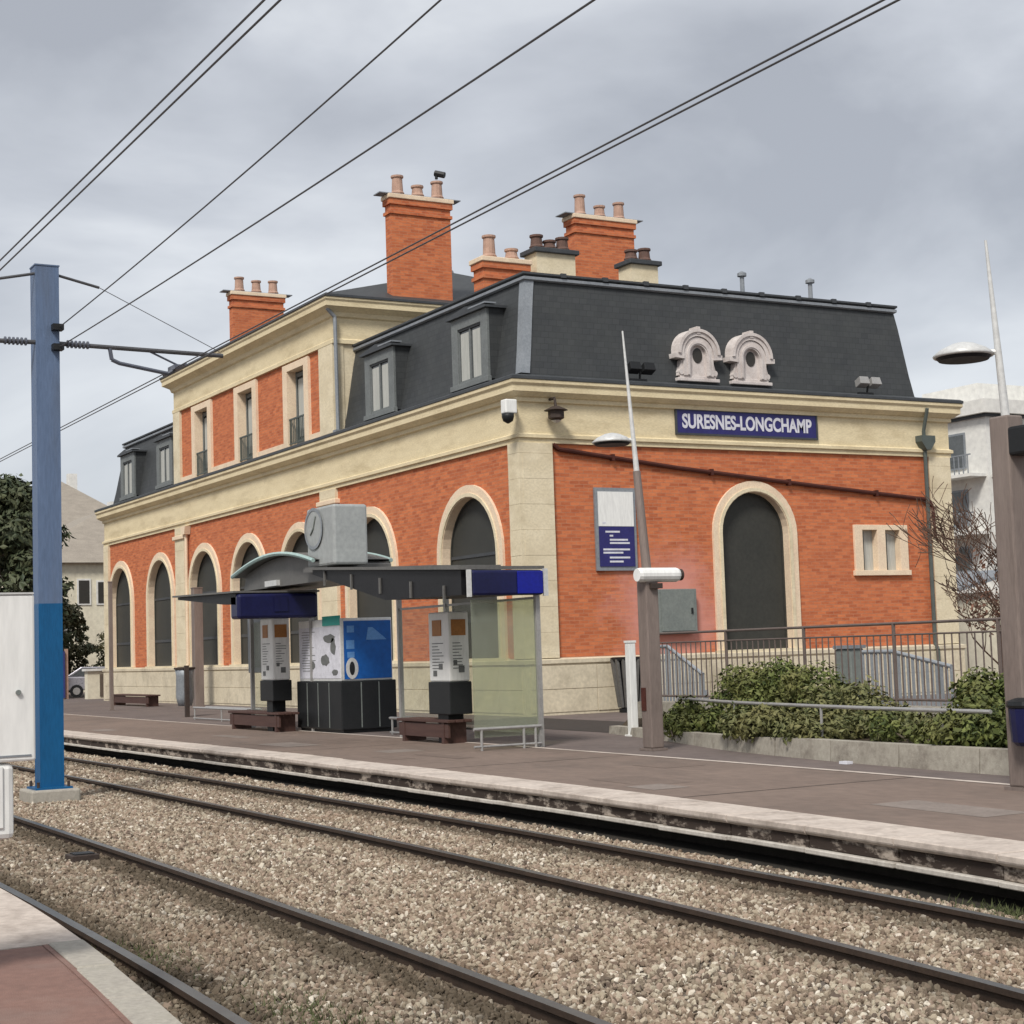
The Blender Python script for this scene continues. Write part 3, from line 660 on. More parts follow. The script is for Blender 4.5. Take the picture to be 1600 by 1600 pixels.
# raised central block
UW = [-49.2, -53.8, -58.4]
wall_open(fac, CX0, CX1, 8.40, 11.6, [(c, .70, 8.55, 11.0, False) for c in UW], d=.02).build('upper_wall', 'brick', B)
MB().box(CX1 - .25, CX1, FY + .05, YB - .02, 8.4, 12.3).build('upper_side_wall', 'stone', B)
MB().box(CX0, CX0 + .25, FY + .05, YB - .02, 8.4, 12.3).build('upper_side_wall', 'stone', B)
MB().box(CX0 + .26, CX1 - .26, YB - .27, YB - .02, 8.4, 12.3).build('upper_rear_wall', 'brick', B)
MB().mbox(fac, CX0, CX1, -.06, .10, 8.42, 8.58).build('upper_sill_course', 'stone', B)
for u0, u1 in ((CX1 - 1.05, CX1 + .03), (CX0 - .03, CX0 + .75)):
    MB().mbox(fac, u0, u1, -.07, .3, 8.58, 11.28).build('upper_pier', 'stone', B)
for c in UW:
    wn = MB().mbox(fac, c - .70, c + .70, .30, .36, 8.58, 11.0).build('upper_window', 'glass', B)
    sr = MB().mbox(fac, c - 1.08, c - .70, -.07, .30, 8.58, 11.22).mbox(fac, c + .70, c + 1.08, -.07, .30, 8.58, 11.22).mbox(fac, c - .70, c + .70, -.07, .30, 11.0, 11.22)
    sr.build('surround', 'trim', wn)
    MB().mbox(fac, c - .58, c - .03, .275, .295, 8.9, 10.75).mbox(fac, c + .03, c + .58, .275, .295, 8.9, 10.75).build('curtain', 'curtain', wn)
    sf = MB()
    for q in (-.66, 0, .66): sf.mbox(fac, c + q - .04, c + q + .04, .24, .272, 8.58, 11.0)
    sf.mbox(fac, c - .6, c + .6, .242, .270, 10.82, 10.95).mbox(fac, c - .6, c + .6, .242, .270, 8.6, 8.8)
    sf.build('sash', 'dormer', wn)
    gr = MB().mbox(fac, c - .70, c + .70, -.02, .02, 9.42, 9.47).mbox(fac, c - .70, c + .70, -.02, .02, 8.64, 8.68)
    for k in range(11): gr.mbox(fac, c - .66 + k * .132 - .02, c - .66 + k * .132 + .02, -.01, .01, 8.68, 9.42)
    gr.build('balcony_grille', 'grille', wn)
# brick panel borders between windows
edges_ = [CX0 + .75, -58.4 - 1.08, -58.4 + 1.08, -53.8 - 1.08, -53.8 + 1.08, -49.2 - 1.08, -49.2 + 1.08, CX1 - 1.05]
for k in range(0, 8, 2):
    u0, u1 = edges_[k], edges_[k + 1]
    if u1 - u0 > .3: MB().mbox(fac, u0, u1, -.05, .02, 8.58, 8.74).build('panel_border', 'trim', B)
ring([(-.02, 11.28), (.08, 11.28), (.08, 11.40), (.03, 11.44), (.03, 12.06), (.10, 12.10), (.14, 12.22), (.30, 12.32), (.38, 12.36), (.38, 12.50), (.42, 12.56), (.42, 12.62), (.1, 12.66)], CX0, CX1, FY, YB).build('upper_cornice', 'stone2', B)
ring([(.36, 12.625), (.45, 12.63), (.45, 12.70), (.38, 12.74), (.1, 12.78)], CX0, CX1, FY, YB).build('upper_gutter', 'zinc_dark', B)
b = MB(); yc = (FY + YB) / 2
b.v = [(CX0 - .38, FY - .38, 12.72), (CX1 + .38, FY - .38, 12.72), (CX1 + .38, YB + .38, 12.72), (CX0 - .38, YB + .38, 12.72), (CX0 + 5.5, yc, 15.2), (CX1 - 5.5, yc, 15.2)]
b.f = [(0, 1, 5, 4), (1, 2, 5), (2, 3, 4, 5), (3, 0, 4), (3, 2, 1, 0)]
cr_ = b.build('hipped_roof', 'slate', B)
MB().tube((CX0 + 5.5, yc, 15.2), (CX1 - 5.5, yc, 15.2), .10).build('ridge', 'zinc', cr_)
# chimneys
def chimney(x, y0, y1, z0, z1, parent, dx=.42, npots=3, hs=(.75, .45, .7), mt='brick', pm='pot', cap='trim', plate=True, cowl=False):
    c = MB().box(x - dx, x, y0, y1, z0, z1 - .14).build('chimney', mt, parent)
    if mt == 'brick':
        MB().box(x - dx - .05, x + .05, y0 - .05, y1 + .05, z1 - .62, z1 - .52).build('string_course', 'brick', c)
        MB().box(x - dx - .06, x + .06, y0 - .06, y1 + .06, z1 - .32, z1 - .14).build('corbel', 'brick', c)
        MB().box(x - dx - .03, x + .03, y0 - .03, y1 + .03, z0 + 0, z0 + .22).build('flashing', 'trim', c)
    MB().box(x - dx - .10, x + .10, y0 - .10, y1 + .10, z1 - .14, z1).build('cap', cap, c, bevel=.02)
    if plate: MB().box(x - dx - .02, x + .02, y0 - .38, y1 + .38, z1, z1 + .03).build('cap_plate', 'zinc', c)
    for k in range(npots):
        y = y0 + (y1 - y0) * (k + .5) / npots; h = hs[k % len(hs)]; xx = x - dx / 2; zb = z1 + .03
        MB().lathe((xx, y, zb), [(.20, 0), (.22, .06), (.18, .12), (.16, h * .82 - .08), (.20, h * .82 - .06), (.20, h * .82)], 12).build('chimney_pot', pm, c, smooth=False)
    if cowl:
        y = y1 - (y1 - y0) * .5 / npots
        MB().tube((x - dx / 2, y, z1 + hs[-1]), (x - dx / 2, y, z1 + hs[-1] + .16), .05).tube((x - dx / 2 - .05, y - .02, z1 + hs[-1] + .2), (x - dx / 2 + .18, y + .2, z1 + hs[-1] + .1), .10).build('cowl', 'black', c)
    return c
chimney(CX1 - .05, 21.95, 24.02, 12.6, 16.12, cr_, cowl=True)
chimney(CX0 + .30, 22.2, 24.3, 12.6, 16.15, cr_, hs=(.7, .6, .65))
chimney(CX1 - .05, 28.65, 30.95, 12.6, 16.15, cr_, hs=(.85, .5, .72), dx=.6)
chimney(-41.0, 22.3, 23.75, 11.3, 13.0, mr, dx=.6, hs=(.8, .4), npots=2, plate=False)
chimney(-41.0, 24.05, 25.35, 11.3, 13.42, mr, dx=.7, npots=3, hs=(.5, .35, .5), mt='stone', pm='pot2', cap='zinc_dark', plate=False)
chimney(-41.0, 27.3, 28.25, 11.3, 13.35, mr, dx=.7, npots=2, hs=(.4, .5), mt='stone', pm='pot2', cap='zinc_dark', plate=False)
# twin little windows on the end wall
tw = MB().mbox(gab, 30.4, 31.84, .16, .2, 3.7, 4.84).build('small_window', 'curtain', B)
s_ = MB()
s_.mbox(gab, 30.17, 30.45, -.07, .16, 3.72, 4.96).mbox(gab, 30.97, 31.26, -.07, .16, 3.72, 4.96).mbox(gab, 31.78, 32.06, -.07, .16, 3.72, 4.96)
s_.mbox(gab, 30.45, 30.97, -.069, .16, 4.82, 4.96).mbox(gab, 31.26, 31.78, -.069, .16, 4.82, 4.96).mbox(gab, 30.12, 32.11, -.10, .16, 3.58, 3.72)
s_.build('surround', 'trim', tw, bevel=.008)
for c in (30.6, 31.42): MB().mbox(gab, c - .12, c + .06, .145, .158, 3.74, 4.8).build('pane', 'shade', tw)
# name sign
sg = thing('station_sign', gab(26.74, -.06, 7.26), 'navy enamel station name sign with white capitals on the stone frieze', 'sign')
bd = MB().mbox(gab, 24.49, 29.0, -.085, -.045, 7.27, 7.86).build('board', 'navy', sg)
fr = MB().mbox(gab, 24.44, 24.49, -.10, -.045, 7.22, 7.91).mbox(gab, 29.0, 29.05, -.10, -.045, 7.22, 7.91).mbox(gab, 24.49, 29.0, -.10, -.045, 7.86, 7.91).mbox(gab, 24.49, 29.0, -.10, -.045, 7.22, 7.27)
fr.build('sign_frame', 'zinc_dark', sg)
def text(body, size, width, origin, rot, mat, parent, name='lettering', bold=.012, ext=.003):
    cu = bpy.data.curves.new('t', 'FONT'); cu.body = body; cu.size = size; cu.extrude = ext; cu.offset = bold; cu.align_x = 'CENTER'; cu.align_y = 'CENTER'
    to = bpy.data.objects.new('t', cu); col.objects.link(to)
    dg = bpy.context.evaluated_depsgraph_get(); dg.update(); me = bpy.data.meshes.new_from_object(to.evaluated_get(dg))
    bpy.data.objects.remove(to); bpy.data.curves.remove(cu)
    xs_ = [v.co.x for v in me.vertices]; k = width / (max(xs_) - min(xs_))
    me.transform(Matrix.Diagonal((k, 1, 1, 1)))
    me.transform(Matrix.Translation(Vector(origin)) @ rot)
    me.materials.clear(); me.materials.append(MT[mat]); me.name = name
    o = bpy.data.objects.new(name, me); col.objects.link(o); put(o, parent); return o
ROT_G = Matrix(((0, 0, 1, 0), (1, 0, 0, 0), (0, 1, 0, 0), (0, 0, 0, 1)))      # text faces +X
ROT_F = Matrix(((1, 0, 0, 0), (0, 0, -1, 0), (0, 1, 0, 0), (0, 0, 0, 1)))     # text faces -Y
text('SURESNES-LONGCHAMP', .50, 4.2, gab(26.74, -.09, 7.56), ROT_G, 'ink', sg, bold=.016)
# poster board
pb = thing('notice_board', gab(22.53, -.03, 3.78), 'framed notice board, white above and navy below, on the brick end wall', 'notice board')
MB().mbox(gab, 21.93, 23.13, -.07, -.012, 3.76, 5.82).build('frame', 'zinc', pb)
MB().mbox(gab, 22.02, 23.05, -.09, -.07, 4.86, 5.72).build('white_sheet', 'white', pb)
MB().mbox(gab, 22.02, 23.05, -.09, -.07, 3.86, 4.85).build('navy_sheet', 'navy', pb)
pr = MB()
for z, u0, u1 in ((4.70, 22.2, 22.62), (4.60, 22.32, 22.42), (4.50, 22.32, 22.85), (4.42, 22.32, 22.9), (4.26, 22.12, 22.9), (4.18, 22.12, 22.7), (4.06, 22.3, 22.9), (3.96, 22.3, 22.7), (4.92, 22.12, 22.22)):
    pr.mbox(gab, u0, u1, -.094, -.09, z, z + .045)
pr.build('print', 'ink', pb)
# meter box on end wall
mb = thing('meter_cabinet', gab(24.2, -.1, 2.15), 'grey green metal meter cabinet on the pale scrubbed patch of brick', 'cabinet')
MB().mbox(gab, 23.6, 24.77, -.22, -.012, 2.15, 3.28).build('casing', 'greybox', mb, bevel=.015)
MB().mbox(gab, 23.68, 24.69, -.235, -.22, 2.23, 3.20).build('door', 'greybox', mb)
MB().mbox(gab, 24.58, 24.63, -.26, -.235, 2.65, 2.8).build('handle', 'black', mb)
# sloping pipe and downpipes
pp = MB().path([gab(20.80, -.06, 6.86), gab(20.95, -.07, 6.74), gab(24.5, -.07, 6.36), gab(29.0, -.07, 5.98), gab(32.85, -.07, 5.68)], .055, 8)
pp.path([gab(32.85, -.07, 5.68), gab(33.0, -.09, 5.5), gab(33.05, -.09, 4.6)], .055, 8)
for u, z in ((22.5, 6.575), (25.5, 6.277), (28.0, 6.064), (31., 5.825)): pp.mbox(gab, u - .04, u + .04, -.13, -.0, z - .08, z + .08)
rebase(tag(pp.build('sloping_pipe', 'pipe', None), 'dark rust red pipe sloping across the brick above the arched window', 'pipe'))
dp = thing('rain_pipe', gab(32.8, -.12, .3), 'dark downpipe with hopper head at the far edge of the end wall', 'downpipe')
MB().path([gab(32.75, -.36, 8.2), gab(32.78, -.14, 7.6), gab(32.80, -.12, 7.3)], .05, 8).path([gab(32.80, -.13, 7.1), gab(32.80, -.13, 1.7), gab(32.80, -.23, 1.5), gab(32.80, -.23, .3)], .055, 8).build('pipe', 'grille', dp)
MB().prism([(32.55, 7.45), (33.05, 7.45), (33.05, 7.28), (32.88, 7.05), (32.72, 7.05), (32.55, 7.28)], gab, -.30, -.02).build('hopper', 'grille', dp)
dp = thing('rain_pipe', fac(-46.5, -.12, .3), 'pale zinc downpipe beside the raised block in the roof angle', 'downpipe')
MB().path([fac(-46.0, -.28, 12.3), fac(-46.02, -.02, 12.05), fac(-46.02, .0, 8.6)], .06, 8).build('pipe', 'zinc', dp)
MB().box(-46.14, -45.9, FY - .12, FY + .1, 8.5, 8.62).build('shoe', 'zinc', dp)
dp = thing('rain_pipe', fac(-60.2, -.2, .3), 'cream painted downpipe with hopper beside the far pilaster of the long front', 'downpipe')
MB().path([fac(-60.15, -.12, 6.8), fac(-60.15, -.12, 1.75), fac(-60.15, -.24, 1.5), fac(-60.15, -.24, .3)], .06, 8).build('pipe', 'trim', dp)
MB().prism([(-60.4, 6.85), (-59.9, 6.85), (-60.0, 6.55), (-60.3, 6.55)], fac, -.24, -.012).build('hopper', 'trim', dp)
# camera, lantern, floodlights
cc = thing('security_camera', (-34.85, 19.5, 7.5), 'white security camera on bracket at the corner of the stone frieze', 'camera')
MB().box(-34.86, -34.6, 19.3, 19.62, 7.52, 7.86).build('housing', 'white', cc, bevel=.03)
MB().lathe((-34.72, 19.42, 7.28), [(.02, 0), (.12, .06), (.15, .16), (.15, .24)], 14).build('dome', 'black', cc, smooth=True)
MB().tube((-34.72, 19.6, 7.7), (-35.1, 19.84, 7.7), .05).build('bracket', 'white', cc)
la = thing('wall_lantern', (-34.6, 20.7, 7.4), 'small dark wall lantern hanging below the cornice near the corner', 'lantern')
MB().path([(-35.0, 20.72, 7.95), (-34.7, 20.72, 7.95), (-34.65, 20.72, 7.72)], .035, 8).build('bracket', 'iron', la)
MB().lathe((-34.65, 20.72, 7.40), [(.10, 0), (.20, .05), (.20, .22), (.30, .24), (.10, .34)], 10).build('lamp_body', 'iron', la)
MB().lathe((-34.65, 20.72, 7.345), [(.05, 0), (.13, .05)], 10).build('glass', 'lamp_white', la)
for y, lab, mt_ in ((23.35, 'black floodlight on the roof ledge near the roof corner', 'black'), (30.79, 'silver faced floodlight pair on the roof ledge above the twin small windows', 'steel')):
    fl = thing('floodlight', (-34.85, y, 8.5), lab, 'floodlight')
    MB().box(-34.95, -34.85, y - .3, y + .2, 8.48, 8.58).tube((-34.9, y, 8.5), (-34.85, y, 8.78), .03).build('bracket', 'black', fl)
    for q in (-.20, .22):
        MB().hexa([(-34.92, y + q - .17, 8.70), (-34.70, y + q - .17, 8.80), (-34.70, y + q + .17, 8.80), (-34.92, y + q + .17, 8.70), (-34.98, y + q - .15, 8.90), (-34.76, y + q - .15, 9.0), (-34.76, y + q + .15, 9.0), (-34.98, y + q + .15, 8.90)]).build('lamp_head', mt_, fl, bevel=.01)

# ------------------------------------------------------------------ overhead line mast and wires
MX, MY = -25.1, 6.12
ma = thing('catenary_mast', (MX, MY, -.1), 'grey blue steel line mast with bright blue lower part between the tracks', 'mast')
MB().box(MX - .38, MX + .38, MY - .36, MY + .36, -.2, .09).build('footing', 'conc', ma, bevel=.03)
def hbeam(z0, z1):
    b = MB(); w_, h_ = .175, .16
    b.box(MX + h_ - .022, MX + h_, MY - w_, MY + w_, z0, z1).box(MX - h_, MX - h_ + .022, MY - w_, MY + w_, z0, z1).box(MX - h_ + .022, MX + h_ - .022, MY - .015, MY + .015, z0, z1)
    b.box(MX - h_ + .022, MX + h_ - .022, MY + w_ - .02, MY + w_ - .002, z0, z1).box(MX - h_ + .022, MX + h_ - .022, MY - w_ + .002, MY - w_ + .02, z0, z1)
    return b
MB().box(MX - .28, MX + .28, MY - .27, MY + .27, .09, .12).build('base_plate', 'mast_lo', ma)
for q in (-1, 1):
    for q2 in (-1, 1): MB().tube((MX + q * .23, MY + q2 * .22, .12), (MX + q * .23, MY + q2 * .22, .20), .022, n=6).build('bolt', 'iron', ma)
hbeam(2.80, 7.86).build('upper_column', 'mast_hi', ma); hbeam(.12, 2.80).build('lower_column', 'mast_lo', ma)
MB().box(MX - .17, MX + .17, MY - .185, MY + .185, 7.86, 7.88).build('top_plate', 'mast_hi', ma)
for k in (-1, 1):
    y0 = MY + k * .17
    MB().tube((MX + .1, y0, 6.70), (MX + .1, MY + k * 2.75, 6.66), .035).build('cantilever_arm', 'wire', ma)
    MB().tube((MX + .1, y0, 7.74), (MX + .1, MY + k * .8, 7.60), .022).tube((MX + .1, MY + k * .8, 7.60), (MX + .1, MY + k * 2.7, 6.72), .006).build('stay', 'wire', ma)
    for j in range(6): 
        yy_ = MY + k * (.30 + j * .06); MB().tube((MX + .1, yy_, 6.70), (MX + .1, yy_ + .025 * k, 6.70), .06, n=10).build('insulator', 'insul', ma)
    yc_ = MY + k * 1.98
    MB().path([(MX + .1, MY + k * .95, 6.68), (MX + .1, MY + k * .98, 6.50), (MX + .1, MY + k * 1.1, 6.45), (MX + .1, yc_ - k * .12, 6.33), (MX + .1, yc_ - k * .02, 6.40)], .032, 6).build('steady_arm', 'insul', ma)
    MB().path([(MX + .1, MY + k * 1.55, 6.67), (MX + .05, yc_ + k * .1, 6.46)], .016, 6).tube((MX - .5, yc_, 6.405), (MX + .6, yc_, 6.405), .022).box(MX - .1, MX + .25, yc_ - .06, yc_ + .06, 6.39, 6.46).build('wire_clamp', 'insul', ma)
for z in (6.92, 6.62): MB().box(MX + .14, MX + .30, MY + .05, MY + .21, z - .045, z + .045).build('cable_bracket', 'black', ma)
def wire(pts, r, label, group=None, name='overhead_wire'):
    o = MB().path(pts, r, 6).build(name, 'wire', None); rebase(o); return tag(o, label, 'wire', group)
def track_line(x0, x1, y, z, n=14): return [(x0 + (x1 - x0) * k / n, y, z) for k in range(n + 1)]
for dy in (-.05, .05):
    far_l = 'contact wire above the track by the shelter, ' + ('of its pair nearer the station' if dy > 0 else 'of its pair nearer the mast')
    near_l = 'contact wire above the track by the red platform, ' + ('of its pair nearer the mast' if dy > 0 else 'of its pair nearer that platform')
    wire(track_line(-110, 3, 8.1 + dy, 6.40), .009, far_l, 'overhead contact wires')
    wire(track_line(-110, 3, 4.14 + dy, 6.405), .009, near_l, 'overhead contact wires')
def sag(a, b, s, n=16):
    a, b = Vector(a), Vector(b); return [a.lerp(b, k / n) - Vector((0, 0, 4 * s * (k / n) * (1 - k / n))) for k in range(n + 1)]
wire(sag((MX + .3, MY + .15, 6.92), (2, 6.1, 8.1), .22), .009, 'feeder cable rising from the upper bracket of the blue mast')
wire(sag((MX + .3, MY + .15, 6.62), (2, 6.1, 6.45), .12), .009, 'feeder cable leaving the lower bracket of the blue mast')

# ------------------------------------------------------------------ lamp masts on the far platform
def lamp_mast(x, y, label, speaker, ztip=6.86, zl=5.02, lean=0.0):
    t = thing('lamp_mast', (x, y, .295), label, 'lamp post', 'platform lamp posts')
    MB().box(x - .17, x + .17, y - .15, y + .15, .295, .33).build('base_plate', 'lamp_post', t)
    MB().box(x - .13, x + .13, y - .115, y + .115, .33, 3.05 if speaker else 4.15).build('lower_post', 'lamp_post', t, bevel=.02)
    z = 3.05 if speaker else 4.15
    zz = z
    if speaker:
        zz = 4.6; MB().tube((x, y, z), (x - lean * (zz - z) / (ztip - z), y, zz), .075, .06, 14).build('middle_pole', 'lamp_post', t)
    xl = lambda q: x - lean * (q - z) / (ztip - z)
    MB().tube((xl(zz), y, zz), (xl(zl), y, zl), .045, .036, 16).tube((xl(zl), y, zl), (xl(ztip), y, ztip), .036, .014, 16).build('upper_pole', 'lamp_white', t)
    xx, yy_ = xl(zl) - .28, y - .22
    MB().tube((xl(zl), y, zl), (xx, yy_, zl + .04), .03).build('lamp_arm', 'lamp_white', t)
    MB().lathe((xx, yy_, zl - .02), [(.31, 0), (.32, .02), (.24, .085), (.12, .14), (.03, .16)], 24).build('lamp_shade', 'lamp_white', t, smooth=True)
    MB().lathe((xx, yy_, zl - .055), [(.26, 0), (.29, .034)], 24).build('lamp_lens', 'canopy_dark', t)
    if speaker:
        s = MB().lathe((x + .1, y + .05, 2.97), [(.10, -.30), (.112, -.24), (.112, .42), (.095, .46)], 14, axis=1).build('loudspeaker', 'white', t, smooth=False)
        MB().lathe((x + .1, y + .05, 2.97), [(.09, .46), (.09, .52)], 14, axis=1).build('speaker_grille', 'iron', s)
        MB().box(x - .16, x + .2, y - .05, y + .15, 2.76, 2.84).build('speaker_bracket', 'iron', t)
        MB().box(x - .10, x + .02, y - .128, y - .115, .9, 1.25).build('hatch', 'pipe', t)
    else:
        MB().box(x + .12, x + .40, y - .12, y + .16, 3.72, 4.02).build('loudspeaker', 'black', t, bevel=.03)
        MB().box(x - .05, x + .14, y - .03, y + .03, 3.84, 3.9).build('speaker_bracket', 'black', t)
    return t
lamp_mast(-21.56, 14.42, 'brown lamp post with thin white pole and white loudspeaker beside the planter end', True, 6.86, 5.10, .42)
lamp_mast(-12.62, 13.0, 'brown lamp post with black loudspeaker, standing in front of the planter wall', False, 6.05, 4.84, .14)
bn = thing('litter_bin', (-12.40, 12.90, .295), 'dark navy litter bin beside the lamp post in front of the planter wall', 'bin')
MB().lathe((-12.40, 12.90, .3), [(.17, .46), (.21, .50), (.23, .84)], 16).build('body', 'blue_dark', bn, smooth=False)
MB().lathe((-12.40, 12.90, .3), [(.24, .845), (.25, .87), (.24, .91), (.15, .94)], 16).build('rim', 'black', bn)
MB().tube((-12.40, 12.90, .295), (-12.40, 12.90, .77), .05).box(-12.50, -12.40, 12.87, 12.93, .95, 1.0).build('stand', 'black', bn)

# ------------------------------------------------------------------ shelter, kiosk, clock cube
sh = thing('tram_shelter', (-30, 14.3, .295), 'tram stop shelter with dark wing canopy, pale green vault and glass back', 'shelter')
def wing(x0, x1, yf0, yf1, yb, zf0, zf1, zb0, zb1, th):
    b = MB(); n = 10
    for k in range(n + 1):
        t = k / n; xx = x0 + (x1 - x0) * t; yf = yf0 + (yf1 - yf0) * t; zf = zf0 + (zf1 - zf0) * t; zb = zb0 + (zb1 - zb0) * t; ym = (yf + yb) / 2; cu = .10
        b.v += [(xx, yf, zf), (xx, ym, (zf + zb) / 2 - cu), (xx, yb, zb), (xx, yb, zb + th), (xx, ym, (zf + zb) / 2 - cu + th), (xx, yf, zf + th * .6)]
    for j in range(n):
        for k in range(6): b.f.append((j * 6 + k, j * 6 + (k + 1) % 6, (j + 1) * 6 + (k + 1) % 6, (j + 1) * 6 + k))
    b.f += [(0, 1, 2, 3, 4, 5), tuple(n * 6 + k for k in (5, 4, 3, 2, 1, 0))]
    return b
def canopy(args, parent):
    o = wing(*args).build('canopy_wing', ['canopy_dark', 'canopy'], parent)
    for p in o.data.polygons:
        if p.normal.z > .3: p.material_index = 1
    return o
xzf = lambda u, d, z: (u, d, z)
def slab(poly, y0, y1, nm, mt_, par, **k): return MB().prism(poly, xzf, y0, y1).build(nm, mt_, par, **k)
# near wing: wedge that thickens towards its lit end sign
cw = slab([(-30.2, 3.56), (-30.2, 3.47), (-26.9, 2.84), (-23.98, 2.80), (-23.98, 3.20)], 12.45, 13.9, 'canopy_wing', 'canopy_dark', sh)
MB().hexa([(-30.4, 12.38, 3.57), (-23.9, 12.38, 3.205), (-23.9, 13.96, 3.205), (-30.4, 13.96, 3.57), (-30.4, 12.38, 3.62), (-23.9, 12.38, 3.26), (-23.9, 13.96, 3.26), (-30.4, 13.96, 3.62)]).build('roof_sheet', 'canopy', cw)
for k in range(5):
    x0_ = -29.6 + k * 1.25; zt_ = 3.50 - k * .13
    MB().box(x0_, x0_ + .05, 12.42, 12.45, zt_ - .28, zt_).build('fascia_joint', 'canopy', cw)
bx = MB().box(-23.97, -23.80, 12.55, 13.88, 2.78, 3.19).build('illuminated_sign', 'blue_dark', sh, bevel=.04)
MB().box(-23.80, -23.775, 13.38, 13.86, 2.80, 3.17).build('sign_face', 'blue_light', bx, bevel=.01)
MB().box(-23.82, -23.77, 13.87, 13.95, 2.76, 3.21).build('sign_rim', 'lamp_white', bx)
MB().box(-23.84, -23.79, 12.47, 12.54, 2.76, 3.20).build('sign_rim', 'lamp_white', bx)
# far wing
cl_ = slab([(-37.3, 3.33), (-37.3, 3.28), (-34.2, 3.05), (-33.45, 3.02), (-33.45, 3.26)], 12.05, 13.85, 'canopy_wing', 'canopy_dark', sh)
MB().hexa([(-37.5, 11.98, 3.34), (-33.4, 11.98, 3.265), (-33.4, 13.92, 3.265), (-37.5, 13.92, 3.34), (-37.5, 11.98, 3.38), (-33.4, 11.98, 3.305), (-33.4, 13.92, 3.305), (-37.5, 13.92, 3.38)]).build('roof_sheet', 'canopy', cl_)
b2 = MB().box(-33.8, -33.32, 12.05, 13.85, 2.72, 3.24).build('illuminated_sign', 'blue_dark', sh, bevel=.06)
MB().box(-33.32, -33.30, 12.85, 13.15, 2.86, 3.2).build('sign_face', 'blue_dark', b2)
# vault
P = []
for k in range(17):
    t_ = k / 16; P.append((-35.95 + 4.75 * t_, 3.58 + .46 * math.sin(math.pi * min(1, .08 + t_ * .78))))
n = len(P)
vs = [(u, y, z + dz) for y in (12.9, 14.6) for dz in (0, .05) for u, z in P]
fs = []
for k in range(n - 1): fs += [(k, k + 1, 2 * n + k + 1, 2 * n + k), (n + k, 3 * n + k, 3 * n + k + 1, n + k + 1)]
MB().add(vs, fs).build('vault_roof', 'canopy', sh)
for y in (12.88, 14.6): MB().path([(u, y, z + .03) for u, z in P], .045, 6).build('vault_rim', 'green_rim', sh)
slab([(-35.8, 3.40), (-31.0, 3.40), (-31.0, 3.72)] + [(u, z - .02) for u, z in P[::-1]][2:-1], 13.1, 14.5, 'vault_gable', 'canopy', sh)
MB().box(-34.3, -33.6, 13.02, 13.10, 3.42, 3.54).build('lamp_unit', 'lamp_white', sh)
MB().hexa([(-31.9, 12.95, 3.60), (-26.0, 12.95, 3.30), (-26.0, 14.3, 3.30), (-31.9, 14.3, 3.60), (-31.9, 12.95, 3.67), (-26.0, 12.95, 3.40), (-26.0, 14.3, 3.40), (-31.9, 14.3, 3.67)]).build('roof_deck', 'canopy', sh)
# posts and glass
for xx, yy_, zt in ((-37.0, 13.7, 3.28), (-33.6, 13.8, 2.74), (-29.3, 13.85, 3.25), (-27.3, 13.85, 2.95), (-24.0, 13.85, 2.80)):
    MB().box(xx - .04, xx + .04, yy_ - .04, yy_ + .04, .295, zt).build('post', 'steel', sh)
for x0, x1 in ((-29.25, -27.35), (-27.25, -24.05)):
    MB().box(x0, x1, 13.844, 13.856, .55, 2.72).build('glass_pane', 'glass_clear', sh)
MB().box(-24.006, -23.994, 12.62, 13.80, .50, 2.72).build('glass_pane', 'glass_green', sh)
MB().box(-36.95, -35.2, 13.744, 13.756, .55, 2.7).build('glass_pane', 'glass_clear', sh)
MB().box(-29.25, -24.05, 13.83, 13.87, 2.72, 2.76).box(-29.25, -24.05, 13.83, 13.87, .51, .55).build('glass_rail', 'steel', sh)
fm = MB().tube((-23.95, 12.58, .64), (-23.95, 13.82, .64), .028).tube((-23.95, 12.58, .36), (-23.95, 13.82, .36), .02)
for y in (12.72, 13.5, 13.72): fm.tube((-23.95, y, .295), (-23.95, y, .64), .024)
fm.build('foot_frame', 'steel', sh)
# framed map case
mc = thing('map_case', (-37.0, 13.9, .295), 'grey framed glass map case standing under the far canopy', 'map case')
MB().box(-37.95, -36.1, 13.95, 14.05, 1.55, 2.86).build('frame', 'zinc', mc, bevel=.02)
MB().box(-37.8, -36.25, 13.935, 13.95, 1.68, 2.74).build('sheet', 'greybox', mc)
for xx in (-37.8, -36.2): MB().box(xx - .04, xx + .04, 13.96, 14.04, .292, 1.55).build('leg', 'zinc', mc)
